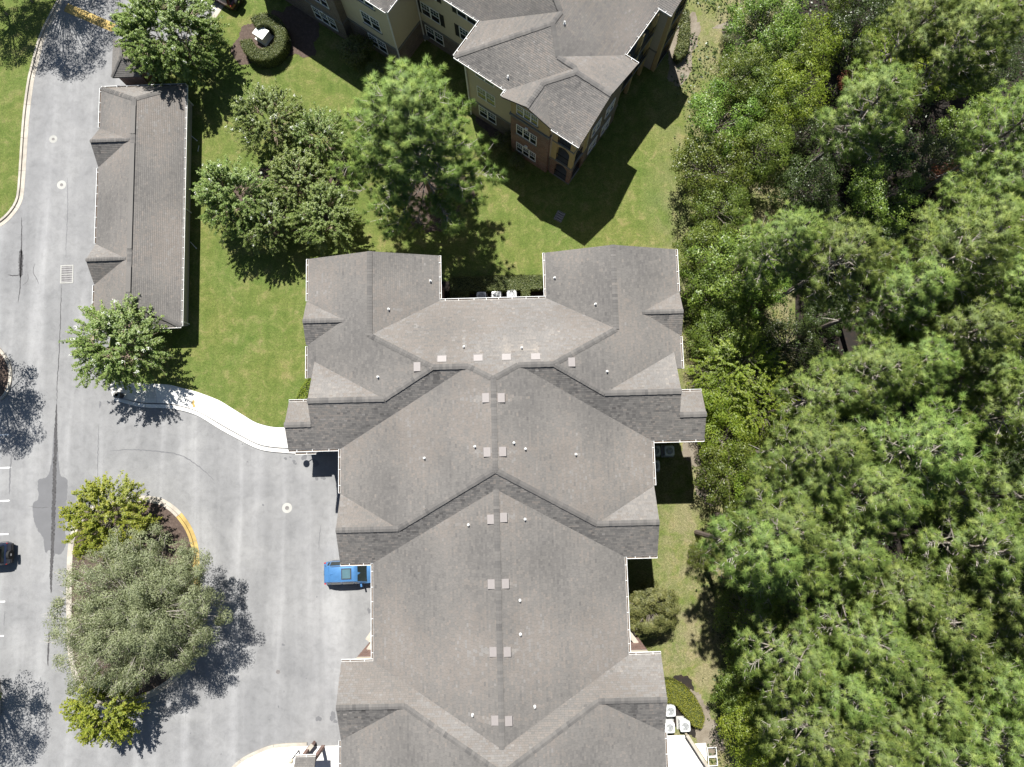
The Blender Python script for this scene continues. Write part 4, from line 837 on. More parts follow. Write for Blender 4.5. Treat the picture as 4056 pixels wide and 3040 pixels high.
# little roofed kiosk behind it
ks = empty('mail_kiosk', (-32.28, 35.45, 0)); tag(ks, 'small brick kiosk with a grey hip roof squeezed between garage block and leafy tree', 'kiosk')
r4 = Roof(37); kz, ke = 3.95, 3.0
for s in (-1, 1):
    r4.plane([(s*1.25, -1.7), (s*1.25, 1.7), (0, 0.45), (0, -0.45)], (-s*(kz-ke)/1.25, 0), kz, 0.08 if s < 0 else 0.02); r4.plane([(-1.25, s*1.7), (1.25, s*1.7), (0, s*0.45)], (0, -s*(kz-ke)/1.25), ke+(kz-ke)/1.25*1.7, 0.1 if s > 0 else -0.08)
    for t in (-1, 1): r4.ridge((s*1.25, t*1.7, ke), (0, t*0.45, kz), 0.12)
r4.ridge((0, -0.45, kz), (0, 0.45, kz), 0.12); r4.build(ks)
w = MB(); w.slab([(-1.0, -1.4), (1.0, -1.4), (1.0, 1.4), (-1.0, 1.4)], -0.12, 2.95); w.build('wall', M['red_brick'], ks)
w = MB(); w.slab([(-1.0, -1.75), (-0.1, -1.75), (0.1, -1.41), (-1.0, -1.41)], -0.12, 1.2); w.build('planter', M['pale_concrete'], ks)

# ------------------------------------------------------------------ cars
def car(name, paint, sunroof=False, hgt=1.68, L=4.6, W_=1.86, rails=True):
    root = empty(name); h2 = L/2; q = W_/2
    def sec(x, hw, zb, zbelt, rw, rz): return [(x, 0, zb), (x, hw*0.9, zb), (x, hw, zb+0.16), (x, hw*1.0, 0.78), (x, hw*0.975, zbelt), (x, rw, rz-0.05 if rz > zbelt+0.1 else zbelt+0.015), (x, rw*0.9, rz), (x, 0, rz+0.025)]
    k = hgt/1.68; R_ = hgt
    S = [sec(-h2, q*0.80, 0.42, 0.80, q*0.74, 0.84), sec(-h2+0.07, q*0.90, 0.34, 0.95, q*0.84, 1.02*k), sec(-h2+0.22, q*0.96, 0.30, 1.02*k, q*0.80, 1.12*k), sec(-h2+0.42, q*0.985, 0.26, 1.04*k, q*0.70, R_-0.10), sec(-h2+0.62, q, 0.25, 1.04*k, q*0.70, R_-0.02), sec(-0.75, q, 0.25, 1.03*k, q*0.72, R_), sec(0.25, q, 0.25, 1.01*k, q*0.72, R_-0.02), sec(0.52, q, 0.25, 1.0*k, q*0.72, R_-0.09), sec(1.22, q*0.99, 0.25, 0.99*k, q*0.86, 1.04*k), sec(1.32, q*0.985, 0.26, 0.97*k, q*0.86, 1.02*k), sec(1.85, q*0.965, 0.28, 0.90*k, q*0.80, 0.94*k), sec(h2-0.16, q*0.92, 0.32, 0.80, q*0.76, 0.83), sec(h2, q*0.78, 0.42, 0.62, q*0.62, 0.65)]
    n = 8; b = MB(); V = []
    for s in S: V += s+[(x, -y, z) for x, y, z in s[1:-1]][::-1]
    m_ = 14; F = []
    for i in range(len(S)-1):
        for j in range(m_): F.append((i*m_+j, i*m_+(j+1) % m_, (i+1)*m_+(j+1) % m_, (i+1)*m_+j)[::-1])
    F.append(tuple(range(m_))); F.append(tuple(range((len(S)-1)*m_, len(S)*m_))[::-1]); b.mesh(V, F)
    bo = b.build('body', paint, root, smooth=True)
    md = bo.modifiers.new('bevel', 'BEVEL'); md.width = 0.03; md.segments = 2; md.limit_method = 'ANGLE'; md.angle_limit = math.radians(25)
    vv = lambda i, j: Vector(V[i*m_+j])
    def pane(nm, quad, inset=0.06, off=0.012, mat='car_glass', par=root):
        c = sum(quad, Vector())/4; nn = (quad[1]-quad[0]).cross(quad[3]-quad[0]).normalized()
        if nn.dot(c-Vector((c.x*0.3, 0, 0.7))) < 0: nn = -nn
        Q = [p+(c-p).normalized()*inset*1.4+nn*off for p in quad]; Bk = [p-nn*0.01 for p in Q]; g = MB(); g.mesh(Q+Bk, [(0, 1, 2, 3), (0, 4, 5, 1), (1, 5, 6, 2), (2, 6, 7, 3), (3, 7, 4, 0)]); return g.build(nm, M[mat], par)
    # windscreen and rear window across the car, side windows along it
    pane('windscreen', [vv(7, 5), vv(8, 5), vv(8, 9), vv(7, 9)], 0.05, 0.055)
    pane('rear_window', [vv(2, 5), vv(3, 5), vv(3, 9), vv(2, 9)], 0.06, 0.05)
    for s in (0, 1):
        A, B_ = (4, 5) if not s else (10, 9)
        for i0, i1 in ((3, 4), (4, 5), (5, 6), (6, 7)): pane('side_window', [vv(i0, A), vv(i1, A), vv(i1, B_), vv(i0, B_)], 0.05, 0.01)
        y = (q-0.12)*(1 if not s else -1)
        for xw in (-h2+0.85, h2-0.88):
            wm = MB(); N_ = 20; wm.ring((0, 0, -0.11), 0.2, 0.345, 0.22, N_); wo = wm.build('wheel', M['rubber'], root, loc=(xw, y, 0.345)); wo.rotation_euler = (math.pi/2, 0, 0)
            rm = MB(); rm.cyl((0, 0, -0.08), 0.205, 0.16, N_); rm.build('rim', M['alloy'], wo)
        mm = MB(); yy = (q+0.10)*(1 if not s else -1); mm.box((0.78, yy, 1.06*k), (0.14, 0.24, 0.15), 0.2*(1 if s else -1)); mm.build('wing_mirror', paint, root)
        tl = MB(); tl.box((-h2+0.16, (q*0.88)*(1 if not s else -1), 0.93), (0.16, 0.10, 0.18)); tl.build('taillight', M['lamp_red'], root)
        hl = MB(); hl.box((h2-0.13, (q*0.72)*(1 if not s else -1), 0.74), (0.18, 0.34, 0.12)); hl.build('headlight', M['lamp_clear'], root)
        if rails:
            rr = MB(); yr = q*0.66*(1 if not s else -1); rr.tube([(-h2+0.7, yr, R_-0.03), (-h2+0.85, yr, R_+0.05), (0.1, yr, R_+0.05), (0.3, yr, R_-0.04)], [0.018]*4, 6); rr.build('roof_rail', M['chrome'] if sunroof else M['trim_black'], root)
    bp = MB(); bp.box((-h2+0.03, 0, 0.52), (0.16, W_*0.84, 0.2)); bp.build('rear_bumper', M['trim_black'], root)
    sp = MB(); sp.mesh([(-h2+0.30, -q*0.62, R_-0.05), (-h2+0.30, q*0.62, R_-0.05), (-h2+0.62, q*0.66, R_+0.012), (-h2+0.62, -q*0.66, R_+0.012), (-h2+0.30, -q*0.62, R_-0.09), (-h2+0.30, q*0.62, R_-0.09), (-h2+0.62, q*0.66, R_-0.04), (-h2+0.62, -q*0.66, R_-0.04)], [(0, 3, 2, 1), (4, 5, 6, 7), (0, 1, 5, 4), (1, 2, 6, 5), (3, 0, 4, 7)]); sp.build('spoiler', paint, root)
    pl = MB(); pl.box((-h2-0.01, 0, 0.80), (0.03, 0.34, 0.16)); pl.build('number_plate', M['grey_trim'], root)
    if sunroof:
        g = MB(); g.box((-0.28, 0, R_+0.026), (0.80, 0.86, 0.018)); so_ = g.build('sunroof', M['trim_black'], root); g = MB(); g.box((-0.28, 0, R_+0.036), (0.66, 0.72, 0.012)); g.build('pane', M['sunroof_glass'], so_)
        f = MB(); f.mesh([(-1.55, -0.03, R_+0.0), (-1.55, 0.03, R_), (-1.30, 0, R_+0.01), (-1.56, 0, R_+0.11)], [(0, 2, 3), (2, 1, 3), (1, 0, 3)]); f.build('antenna', paint, root)
        for y in (-0.55, 0.05): s_ = MB(); s_.box((0.42, y+0.25, 1.22), (0.16, 0.5, 0.5)); s_.build('seat', M['seat_grey'], root)
        d_ = MB(); d_.box((1.05, 0, 1.0), (0.4, 1.5, 0.08)); d_.build('dashboard', M['trim_black'], root)
    else:
        t_ = MB(); N_ = 20; t_.ring((0, 0, -0.1), 0.12, 0.36, 0.2, N_); to = t_.build('spare_wheel', M['rubber'], root, loc=(-h2-0.14, 0.1, 0.95)); to.rotation_euler = (0, math.pi/2, 0)
        r_ = MB(); r_.cyl((0, 0, -0.08), 0.14, 0.14, 12); r_.build('rim', M['alloy'], to)
    return root
rx = un(1281, 2262, 0.9); cy = (un(1340, 2224, 0.8).y+un(1340, 2312, 0.5).y)/2
c1 = car('parked_car', M['paint_blue'], True); c1.location = (rx.x+2.3, cy, ZR); c1.rotation_euler = (0, 0, math.radians(0.8)); tag(c1, 'bright blue estate car with a sunroof, nose tucked under the eave of the flats', 'car', 'parked cars')
rx = un(42, 2200, 0.8); c2 = car('parked_car', M['paint_navy'], False, 1.8, 4.4, 1.85, False); c2.location = (rx.x-2.35, un(42, 2195, 0.8).y, ZR); c2.rotation_euler = (0, 0, math.pi+0.02); tag(c2, 'dark navy off-road car with spare wheel, only its tail in at the left edge', 'car', 'parked cars')
p3 = un(852, -6, 0.6); c3 = car('parked_car', M['paint_maroon'], False, 1.7, 4.6, 1.86); hd = math.radians(146); c3.location = (p3.x+0.2, p3.y+0.9, ZR); c3.rotation_euler = (0, 0, math.radians(146)); tag(c3, 'dark maroon car whose edge peeps in at the top beside a white stall line', 'car', 'parked cars')

# ------------------------------------------------------------------ covers and grates in the road
def manhole(px, py, r, lid, label, z=ZR):
    c = un(px, py, z); o = empty('manhole_cover', (c.x, c.y, z)); tag(o, label, 'manhole', 'round covers in the drive')
    if r > lid: m = MB(); m.ring((0, 0, -0.04), lid+0.01, r, 0.046); m.build('collar', M['collar_concrete'] if r < 0.45 else M['pale_concrete'], o)
    m = MB(); m.cyl((0, 0, -0.04), lid, 0.05, 28); m.ring((0, 0, 0.01), lid*0.8, lid*0.9, 0.006); m.ring((0, 0, 0.01), lid*0.3, lid*0.4, 0.006); lo_ = m.build('lid', M['lid_iron'], o); return o
manhole(211, 552, 0.36, 0.12, 'pale ringed manhole nearest the top of the drive, beside the garages'); manhole(244, 733, 0.40, 0.13, 'second pale ringed manhole down the drive beside the garages')
manhole(1137, 2013, 0.42, 0.16, 'bright white ringed manhole alone on the forecourt by the flats'); manhole(1101, 2662, 0.17, 0.165, 'small plain dark cover on the forecourt below the blue car')
def grate(px, py, wx, wy, rz, label, z, frame=True):
    c = un(px, py, z); o = empty('storm_drain', (c.x, c.y, z), rz); tag(o, label, 'drain'); m = MB(); t = 0.09 if frame else 0.03
    for s in (-1, 1): m.box((0, s*(wy/2-t/2), 0.004), (wx, t, 0.03)); m.box((s*(wx/2-t/2), 0, 0.004), (t, wy-2*t, 0.03))
    m.box((0, 0, 0.004), (wx-2*t, 0.06, 0.03)); m.build('frame', M['collar_concrete'] if frame else M['lid_iron'], o)
    p = MB(); p.box((0, 0, -0.012), (wx-2*t, wy-2*t, 0.02)); p.build('pit', M['pit_black'], o)
    nx = int((wx-2*t)/0.10); bm = MB(); bm.box((0, 0, 0.004), (0.04, wy-2*t, 0.022)); bd = bm.data('grate_bar', M['grate_iron'])
    for i in range(nx): inst('grate_bar', bd, o, ((-wx/2+t)+(wx-2*t)*(i+0.5)/nx, 0, 0))
    ny = int((wy-2*t)/0.2); bm = MB(); bm.box((0, 0, 0.002), (wx-2*t, 0.045, 0.022)); bd = bm.data('grate_cross_bar', M['grate_iron'])
    for i in range(ny): inst('grate_cross_bar', bd, o, (0, (-wy/2+t)+(wy-2*t)*(i+0.5)/ny, 0))
    return o
grate(265, 1087, 1.12, 1.62, 0.02, 'large rectangular iron drain grate set in the drive beside the garages', ZR+0.004); grate(2216, 858, 0.75, 0.9, -0.5, 'small dark yard drain in the shadowed lawn below the angled flats', 0.006, False)

# ------------------------------------------------------------------ air-conditioning units
def ac_unit():
    o = empty('air_conditioner'); w, h = 0.76, 0.82; m = MB()
    for sx in (-1, 1):
        for sy in (-1, 1): m.box((sx*(w/2-0.03), sy*(w/2-0.03), h/2+0.06), (0.05, 0.05, h-0.02))
    n = 9
    for i in range(n):
        z = 0.08+(h-0.1)*i/n
        for s in (-1, 1): m.box((0, s*(w/2-0.006), z+0.03), (w-0.11, 0.012, 0.05)); m.box((s*(w/2-0.006), 0, z+0.03), (0.012, w-0.11, 0.05))
    m.box((0, 0, 0.04), (w, w, 0.06)); m.build('cabinet', M['unit_grey'], o)
    c = MB(); c.box((0, 0, h/2+0.05), (w-0.05, w-0.05, h-0.08)); c.build('coil', M['coil_grey'], o)
    t = MB(); K = 32; R1 = 0.30; P = []
    for i in range(K):
        a = 2*math.pi*i/K; k = min(1/max(abs(math.cos(a)), 1e-3), 1/max(abs(math.sin(a)), 1e-3)); k = min(k, 1.27); e = (w/2+0.015)
        P.append((R1*math.cos(a), R1*math.sin(a), h+0.10)); P.append((e*k*math.cos(a), e*k*math.sin(a), h+0.08)); P.append((e*k*math.cos(a), e*k*math.sin(a), h+0.03)); P.append((R1*math.cos(a), R1*math.sin(a), h+0.03))
    F = []
    for i in range(K):
        j = (i+1) % K
        for q in range(4): F.append((i*4+q, i*4+(q+1) % 4, j*4+(q+1) % 4, j*4+q))
    t.mesh(P, F); t.build('top_panel', M['unit_grey'], o, smooth=False)
    d = MB(); d.cyl((0, 0, h-0.02), R1, 0.02, 24); d.build('fan_well', M['fan_dark'], o)
    hb = MB(); hb.cyl((0, 0, h+0.0), 0.085, 0.07, 16); ho = hb.build('fan_motor', M['fan_blade'], o)
    bm = MB(); bm.mesh([(0.05, -0.035, h+0.02), (0.26, -0.09, h+0.005), (0.27, 0.06, h+0.05), (0.05, 0.05, h+0.045)], [(0, 1, 2, 3)]); bd = bm.data('fan_blade', M['fan_blade'])
    for i in range(4): inst('fan_blade', bd, o, (0, 0, 0), (0, 0, i*math.pi/2+0.4))
    g = MB()
    for r_ in (0.12, 0.18, 0.24, 0.29): g.ring((0, 0, h+0.098), r_-0.003, r_+0.003, 0.006, 28)
    for i in range(8): a = i*math.pi/4; g.beam((0.06*math.cos(a), 0.06*math.sin(a), h+0.10), (R1*math.cos(a), R1*math.sin(a), h+0.10), 0.006, 0.006)
    g.build('fan_guard', M['unit_grey'], o); return o
ac0 = ac_unit(); first = True
for (px, py, rz, lab) in ((1907, 1176, 0, 'left of three air conditioners in the notch behind the flats'), (1966, 1173, 0, 'middle of three air conditioners in the notch behind the flats'), (2027, 1168, 0.03, 'right of three air conditioners in the notch behind the flats'),
        (2651, 1787, 0, 'air conditioner standing clear in deep shade right of the flats'), (2596, 1787, 0, 'air conditioner half under the eave in deep shade right of the flats'), (2594, 1846, 0, 'air conditioner nearest the wall, lower one in the deep shade right of the flats'),
        (2655, 2817, 0, 'uppermost air conditioner beside the lime green hedge'), (2652, 2882, 0, 'air conditioner against the wall below the lime hedge, big fan showing'), (2713, 2877, 0.02, 'small outer air conditioner next to the lime green hedge')):
    o = ac0 if first else copy_tree(ac0); first = False
    c = un(px, py, 0.85); o.location = (c.x, c.y, 0.06); o.rotation_euler = (0, 0, rz); tag(o, lab, 'air conditioner', 'air conditioners round the flats')
    pd = MB(); pd.box((c.x, c.y, 0.03), (1.0, 1.0, 0.10)); tag(pd.build('equipment_pad', M['collar_concrete']), kind='structure')

# ------------------------------------------------------------------ yard things
tx = empty('transformer_box', tuple(un(1034, 127, 0.9).xy)+(0,), math.radians(-36)); tag(tx, 'pale green-white transformer cabinet ringed by a clipped round hedge', 'cabinet')
m = MB(); m.box((0, 0, 0.45), (1.05, 0.95, 0.9)); m.build('cabinet', M['box_pale'], tx); m = MB(); m.box((0.0, -0.05, 0.93), (1.12, 1.0, 0.06)); m.build('lid', M['box_pale'], tx); m = MB(); m.box((0, 0, 0.02), (1.3, 1.2, 0.12)); m.build('pad', M['pale_concrete'], tx); m = MB(); m.box((0.0, -0.05, 0.963), (0.012, 0.98, 0.006)); m.build('lid_seam', M['grey_trim'], tx)
bn = empty('litter_bin', tuple(un(468, 1566, 0.5).xy)+(0.0,)); tag(bn, 'round dark litter bin at the shaded corner of the pavement', 'bin')
m = MB(); m.cyl((0, 0, 0), 0.24, 0.75, 18, 0.27, cap=False); m.cyl((0, 0, 0.02), 0.22, 0.4, 18); m.build('drum', M['bin_dark'], bn); m = MB(); m.ring((0, 0, 0.72), 0.15, 0.29, 0.06, 18); m.build('rim', M['grey_trim'], bn); m = MB()
m.build('liner', M['pit_black'], bn) if False else None
for k, (a, c, lab) in enumerate((((757, 538), (779, 557), 'upper of two white drain spouts lying on the grass by the garage wall'), ((788, 578), (784, 598), 'short white spout lying just below the first by the garage wall'), ((754, 959), (776, 983), 'white drain spout on the grass halfway down the garage wall'))):
    A = un(*a, 0.06); B = un(*c, 0.06); s = empty('drain_spout', (A.x, A.y, 0)); tag(s, lab, 'spout', 'white spouts behind the garages'); d = (B-A); m = MB(); m.beam((0, 0, 0.06), (d.x, d.y, 0.05), 0.05, 0.05); m.build('pipe', M['gutter_white'], s); m = MB(); m.beam((d.x*0.97, d.y*0.97, 0.05), (d.x*1.1, d.y*1.1, 0.03), 0.075, 0.06); m.build('outlet', M['gutter_white'], s)
c = un(766, 1600, 0.02); sheet('paint_mark', blob(c.x, c.y, 0.16, 0.26, 22, 0.3, 5), 0.026, M['yellow_paint'])

# paved yard, low wall and white racks at the bottom right
pt = [(2600, 2915), (2722, 2912), (2760, 2968), (2800, 3030), (2850, 3110), (2600, 3110)]
b = MB(); b.slab(pxpoly(pt), -0.12, 0.03); tag(b.build('patio', slab_mats[1]), kind='structure')
b = MB(); b.slab(pxpoly([(2752, 2946), (2796, 2943), (2800, 3018), (2788, 3000)]), -0.12, 0.03); tag(b.build('patio', slab_mats[1]), kind='structure')
A = un(2722, 2914, 1.0); B = un(2850, 3112, 1.0); lw = empty('garden_wall', (A.x, A.y, 0)); tag(lw, 'low slanting wall with tan capping edging the white patio, bottom right', 'wall'); d = B-A
m = MB(); m.beam((0, 0, 0.45), (d.x, d.y, 0.45), 0.16, 0.9); m.build('wall', M['cream_stucco'], lw); m = MB(); m.beam((0, 0, 0.95), (d.x, d.y, 0.95), 0.24, 0.09); m.build('capping', M['kerb_concrete'], lw)
c = un(2822, 2998, 0.4); rk = empty('folding_rack', (c.x, c.y, 0.0), 0.03); tag(rk, 'white two-panel metal frame lying by the wood at the bottom right', 'frame')
for k, y in enumerate((-0.36, 0.36)):
    m = MB()
    for s in (-1, 1): m.box((0, y+s*0.32, 0.4), (0.74, 0.05, 0.05)); m.box((s*0.345, y, 0.4), (0.05, 0.60, 0.05))
    m.build('panel_frame', M['gutter_white'], rk)
m = MB(); m.box((0, 0, 0.41), (0.66, 0.06, 0.05)); m.build('hinge_bar', M['gutter_white'], rk); lm = MB(); lm.box((0, 0, 0.19), (0.04, 0.04, 0.38)); ld = lm.data('leg', M['gutter_white'])
for sx in (-1, 1):
    for y in (-0.66, 0, 0.66): inst('leg', ld, rk, (sx*0.33, y, 0))
# entrance apron, low brick wall and canopy at the bottom left of the flats
ap = [(905, 3060), (950, 3018), (1000, 2988), (1060, 2966), (1110, 2958), (1210, 2955), (1238, 2958), (1352, 2955), (1420, 2955), (1420, 3110), (860, 3110)]
b = MB(); b.slab(pxpoly(ap, 0), -0.12, 0.018); tag(b.build('pavement', slab_mats[0]), kind='structure')
kr = tag(MB().build('kerb', M['kerb_concrete']), kind='structure'); strip_segments(kr, 'kerb_stone', smooth_line(pxpoly([(850, 3110), (905, 3052), (950, 3010), (1000, 2982), (1060, 2957), (1110, 2948), (1216, 2942)])), -0.26, -0.12, 0.024, 2.6, lambda k, p: M['kerb_concrete'])
A = un(1238, 2951, 0.7); B = un(1165, 3040, 0.7); bw = empty('garden_wall', (A.x, A.y, 0)); tag(bw, 'low slanting brick wall with pale capping on the white apron, bottom left of the flats', 'wall'); d = B-A
m = MB(); m.beam((0, 0, 0.3), (d.x, d.y, 0.3), 0.22, 0.65); m.build('wall', M['red_brick'], bw); m = MB(); m.beam((0, 0, 0.68), (d.x, d.y, 0.68), 0.30, 0.08); m.build('capping', M['kerb_concrete'], bw)
c0 = un(1170, 3000, 3.0); c1_ = un(1250, 2998, 3.0); cn = empty('porch_canopy', (c0.x, c0.y, 0)); tag(cn, 'small shingled porch canopy with white gutter over the apron at the bottom edge', 'canopy')
r5 = Roof(41); wx = c1_.x-c0.x; r5.plane([(0, 0), (wx, 0), (wx, -3.5), (0, -3.5)], (0, -0.45), 3.0, 0.02); r5.build(cn); gutter(cn, (0, 0), (wx, 0), 3.0, (0, 1))
pm_ = MB(); pm_.box((0, 0, 1.4), (0.24, 0.24, 2.9)); pd_ = pm_.data('post', M['red_brick'])
for x in (0.25, wx-0.25): inst('post', pd_, cn, (x, -0.4, 0))
c = un(1150, 3018, 2.2); ln = empty('globe_lantern', (c.x, c.y, 0)); tag(ln, 'round tan lantern on a post beside the canopy at the bottom edge', 'lantern')
m = MB(); m.cyl((0, 0, 0), 0.05, 2.0, 10); m.build('post', M['railing_black'], ln); m = MB(); m.cyl((0, 0, 1.95), 0.12, 0.12, 14, 0.2); m.cyl((0, 0, 2.07), 0.2, 0.12, 14, 0.13); m.cyl((0, 0, 2.19), 0.13, 0.06, 14, 0.03); m.build('shade', M['cream_stucco'], ln)
# satellite dish under the west wing's eave: only its shadow falls into view
g0 = un(1214, 1838, ZR); hh = 2.7; dp = Vector((g0.x-SHX*hh, g0.y-SHY*hh, hh+ZR)); ds = empty('satellite_dish', dp); tag(ds, 'grey satellite dish under the eave beside the entrance, casting an oval shadow', 'dish')
m = MB(); K = 20; P = [(0, 0, -0.06)]
for rr, zz in ((0.14, -0.04), (0.27, 0.02)): P += [(rr*math.cos(2*math.pi*i/K), rr*math.sin(2*math.pi*i/K), zz) for i in range(K)]
F = [(0, 1+i, 1+(i+1) % K) for i in range(K)]+[(1+i, 1+K+i, 1+K+(i+1) % K, 1+(i+1) % K) for i in range(K)]; m.mesh(P, F); do = m.build('dish', M['grey_trim'], ds); do.rotation_euler = (math.radians(-35), 0, math.radians(10))
m = MB(); m.beam((0, 0, -0.1), (0.55, 0.35, -0.1), 0.05, 0.05); m.build('bracket', M['grey_trim'], ds)
# ------------------------------------------------------------------ vegetation: meshes shared by many plants
def unit(v): return v/np.maximum(np.linalg.norm(v, axis=-1, keepdims=True), 1e-9)
def leaf_quads(C, Nn, size, rng, aspect=0.5, tone=None, along=None):
    """diamond leaves at C with normals Nn; returns vertices for 4-corner faces"""
    n = len(C); r = unit(rng.normal(size=(n, 3))) if along is None else along
    t = unit(r-Nn*np.sum(r*Nn, axis=1, keepdims=True)); b = np.cross(Nn, t); s = size[:, None]
    V = np.stack([C-t*s*0.5, C-b*s*aspect*0.5+Nn*s*0.08, C+t*s*0.5-Nn*s*0.10, C+b*s*aspect*0.5+Nn*s*0.08], axis=1).reshape(-1, 3)
    return V
def needles(C, D, per, ln, wd, rng, spread=0.9):
    n = len(C); c = np.repeat(C, per, 0); d = np.repeat(D, per, 0); u = unit(rng.normal(size=(n*per, 3))); d = unit(d*0.75+u*spread)
    p = unit(np.cross(d, rng.normal(size=d.shape))); L = (ln*rng.uniform(0.7, 1.15, size=(n*per, 1))); c = c+rng.normal(size=c.shape)*0.035
    return np.stack([c+p*wd, c-p*wd, c+d*L], axis=1).reshape(-1, 3)
def set_normals(me, Nv):
    me.polygons.foreach_set('use_smooth', np.ones(len(me.polygons), dtype=bool)); me.normals_split_custom_set_from_vertices(unit(Nv).astype(np.float32).tolist()); return me
def proto_pine(seed, H=20.0, base=0.52, R=3.4, nb=46, per=46, tuft_mul=1.0):
    rng = np.random.default_rng(seed); r = random.Random(seed); tr = MB(); pts = []; bx, by = r.uniform(-0.5, 0.5), r.uniform(-0.5, 0.5)
    for i in range(9): t = i/8; pts.append(Vector((bx*t*t+0.12*math.sin(5*t+seed), by*t*t+0.12*math.cos(4*t+seed), H*t)))
    tr.tube(pts, [0.21*(1-0.82*i/8)+0.015 for i in range(9)], 8)
    def at(z): f = max(0, min(7.999, z/H*8)); i = int(f); return pts[i].lerp(pts[i+1], f-i)
    C = []; D = []
    for k in range(nb):
        f = (k+0.5)/nb; z = H*(base+(0.985-base)*f); az = k*2.39996+r.uniform(-0.5, 0.5); prof = (1-f)**0.65*(0.45+0.55*min(1, f*4)); L = max(0.5, R*prof*r.uniform(0.72, 1.15)*1.12)
        if r.random() < 0.10: L *= 0.45
        o = at(z); rise = 0.15+0.55*f; dirv = Vector((math.cos(az), math.sin(az), rise)).normalized(); tip = o+dirv*L; mid = o+dirv*L*0.5+Vector((0, 0, -0.08*L)); tip = tip+Vector((0, 0, 0.10*L))
        tr.tube([o, mid, tip], [0.05*(1-f*0.5)+0.01, 0.032, 0.012], 4, 0.7)
        nt_ = int((4+L*3.4)*tuft_mul)
        for j in range(nt_):
            u = 0.36+0.64*(j+r.random())/nt_; p = (o.lerp(mid, u*2) if u < 0.5 else mid.lerp(tip, u*2-1)); sd = Vector((-dirv.y, dirv.x, 0))*r.choice((-1, 1)); ln = r.uniform(0.25, 0.42+0.55*(1-abs(u-0.65)))*min(1.0, 0.5+L/3)
            dd = (dirv*r.uniform(0.3, 1.0)+sd*r.uniform(0.2, 1.1)+Vector((0, 0, r.uniform(-0.1, 0.6)))).normalized(); q = p+dd*ln
            tr.tube([p, q], [0.016, 0.008], 3, 0.95); C.append(q); D.append(dd)
            if r.random() < 0.5: q2 = q-dd*0.22+Vector((r.uniform(-.15, .15), r.uniform(-.15, .15), r.uniform(0, .15))); C.append(q2); D.append((dd+Vector((0, 0, 0.5))).normalized())
        C.append(tip); D.append(dirv)
    for k in range(6):                                       # bare dead limbs under the crown
        az = r.uniform(0, 6.28); z = H*(base-0.02-0.16*r.random()); o = at(z); L = r.uniform(0.5, 1.8); q = o+Vector((math.cos(az)*L, math.sin(az)*L, r.uniform(-0.2, 0.3)))
        tr.tube([o, o.lerp(q, 0.6)+Vector((0, 0, 0.12)), q], [0.03, 0.018, 0.006], 3, 1.0)
    C = np.array(C); D = np.array(D); V = needles(C, D, per, 0.33, 0.013, rng, 1.0); tone = np.repeat(rng.uniform(0.1, 0.9, len(C)), per)*0.75+rng.uniform(0, 0.25, len(C)*per)
    cc = np.repeat(C-D*0.12, per*3, 0); n0 = unit(V-cc); ax = V-np.array([0, 0, H*(base+0.4*(1-base))]); n1 = unit(ax/np.array([R, R, H*(1-base)*0.6]))
    Nv = n0*0.75+n1*0.45+np.array([0, 0, 0.55])+rng.normal(size=V.shape)*0.15; Tq = V.reshape(-1, 3, 3); gn = np.cross(Tq[:, 1]-Tq[:, 0], Tq[:, 2]-Tq[:, 0]); fl = np.sum(gn*Nv.reshape(-1, 3, 3).mean(1), axis=1) < 0
    Tq[fl] = Tq[fl][:, [1, 0, 2]]; Nq = Nv.reshape(-1, 3, 3); Nq[fl] = Nq[fl][:, [1, 0, 2]]; V = Tq.reshape(-1, 3); me = np_mesh('crown', V, 3, tone, M['pine_needles']); set_normals(me, Nq.reshape(-1, 3)); return tr.data('trunk', M['pine_bark']), me
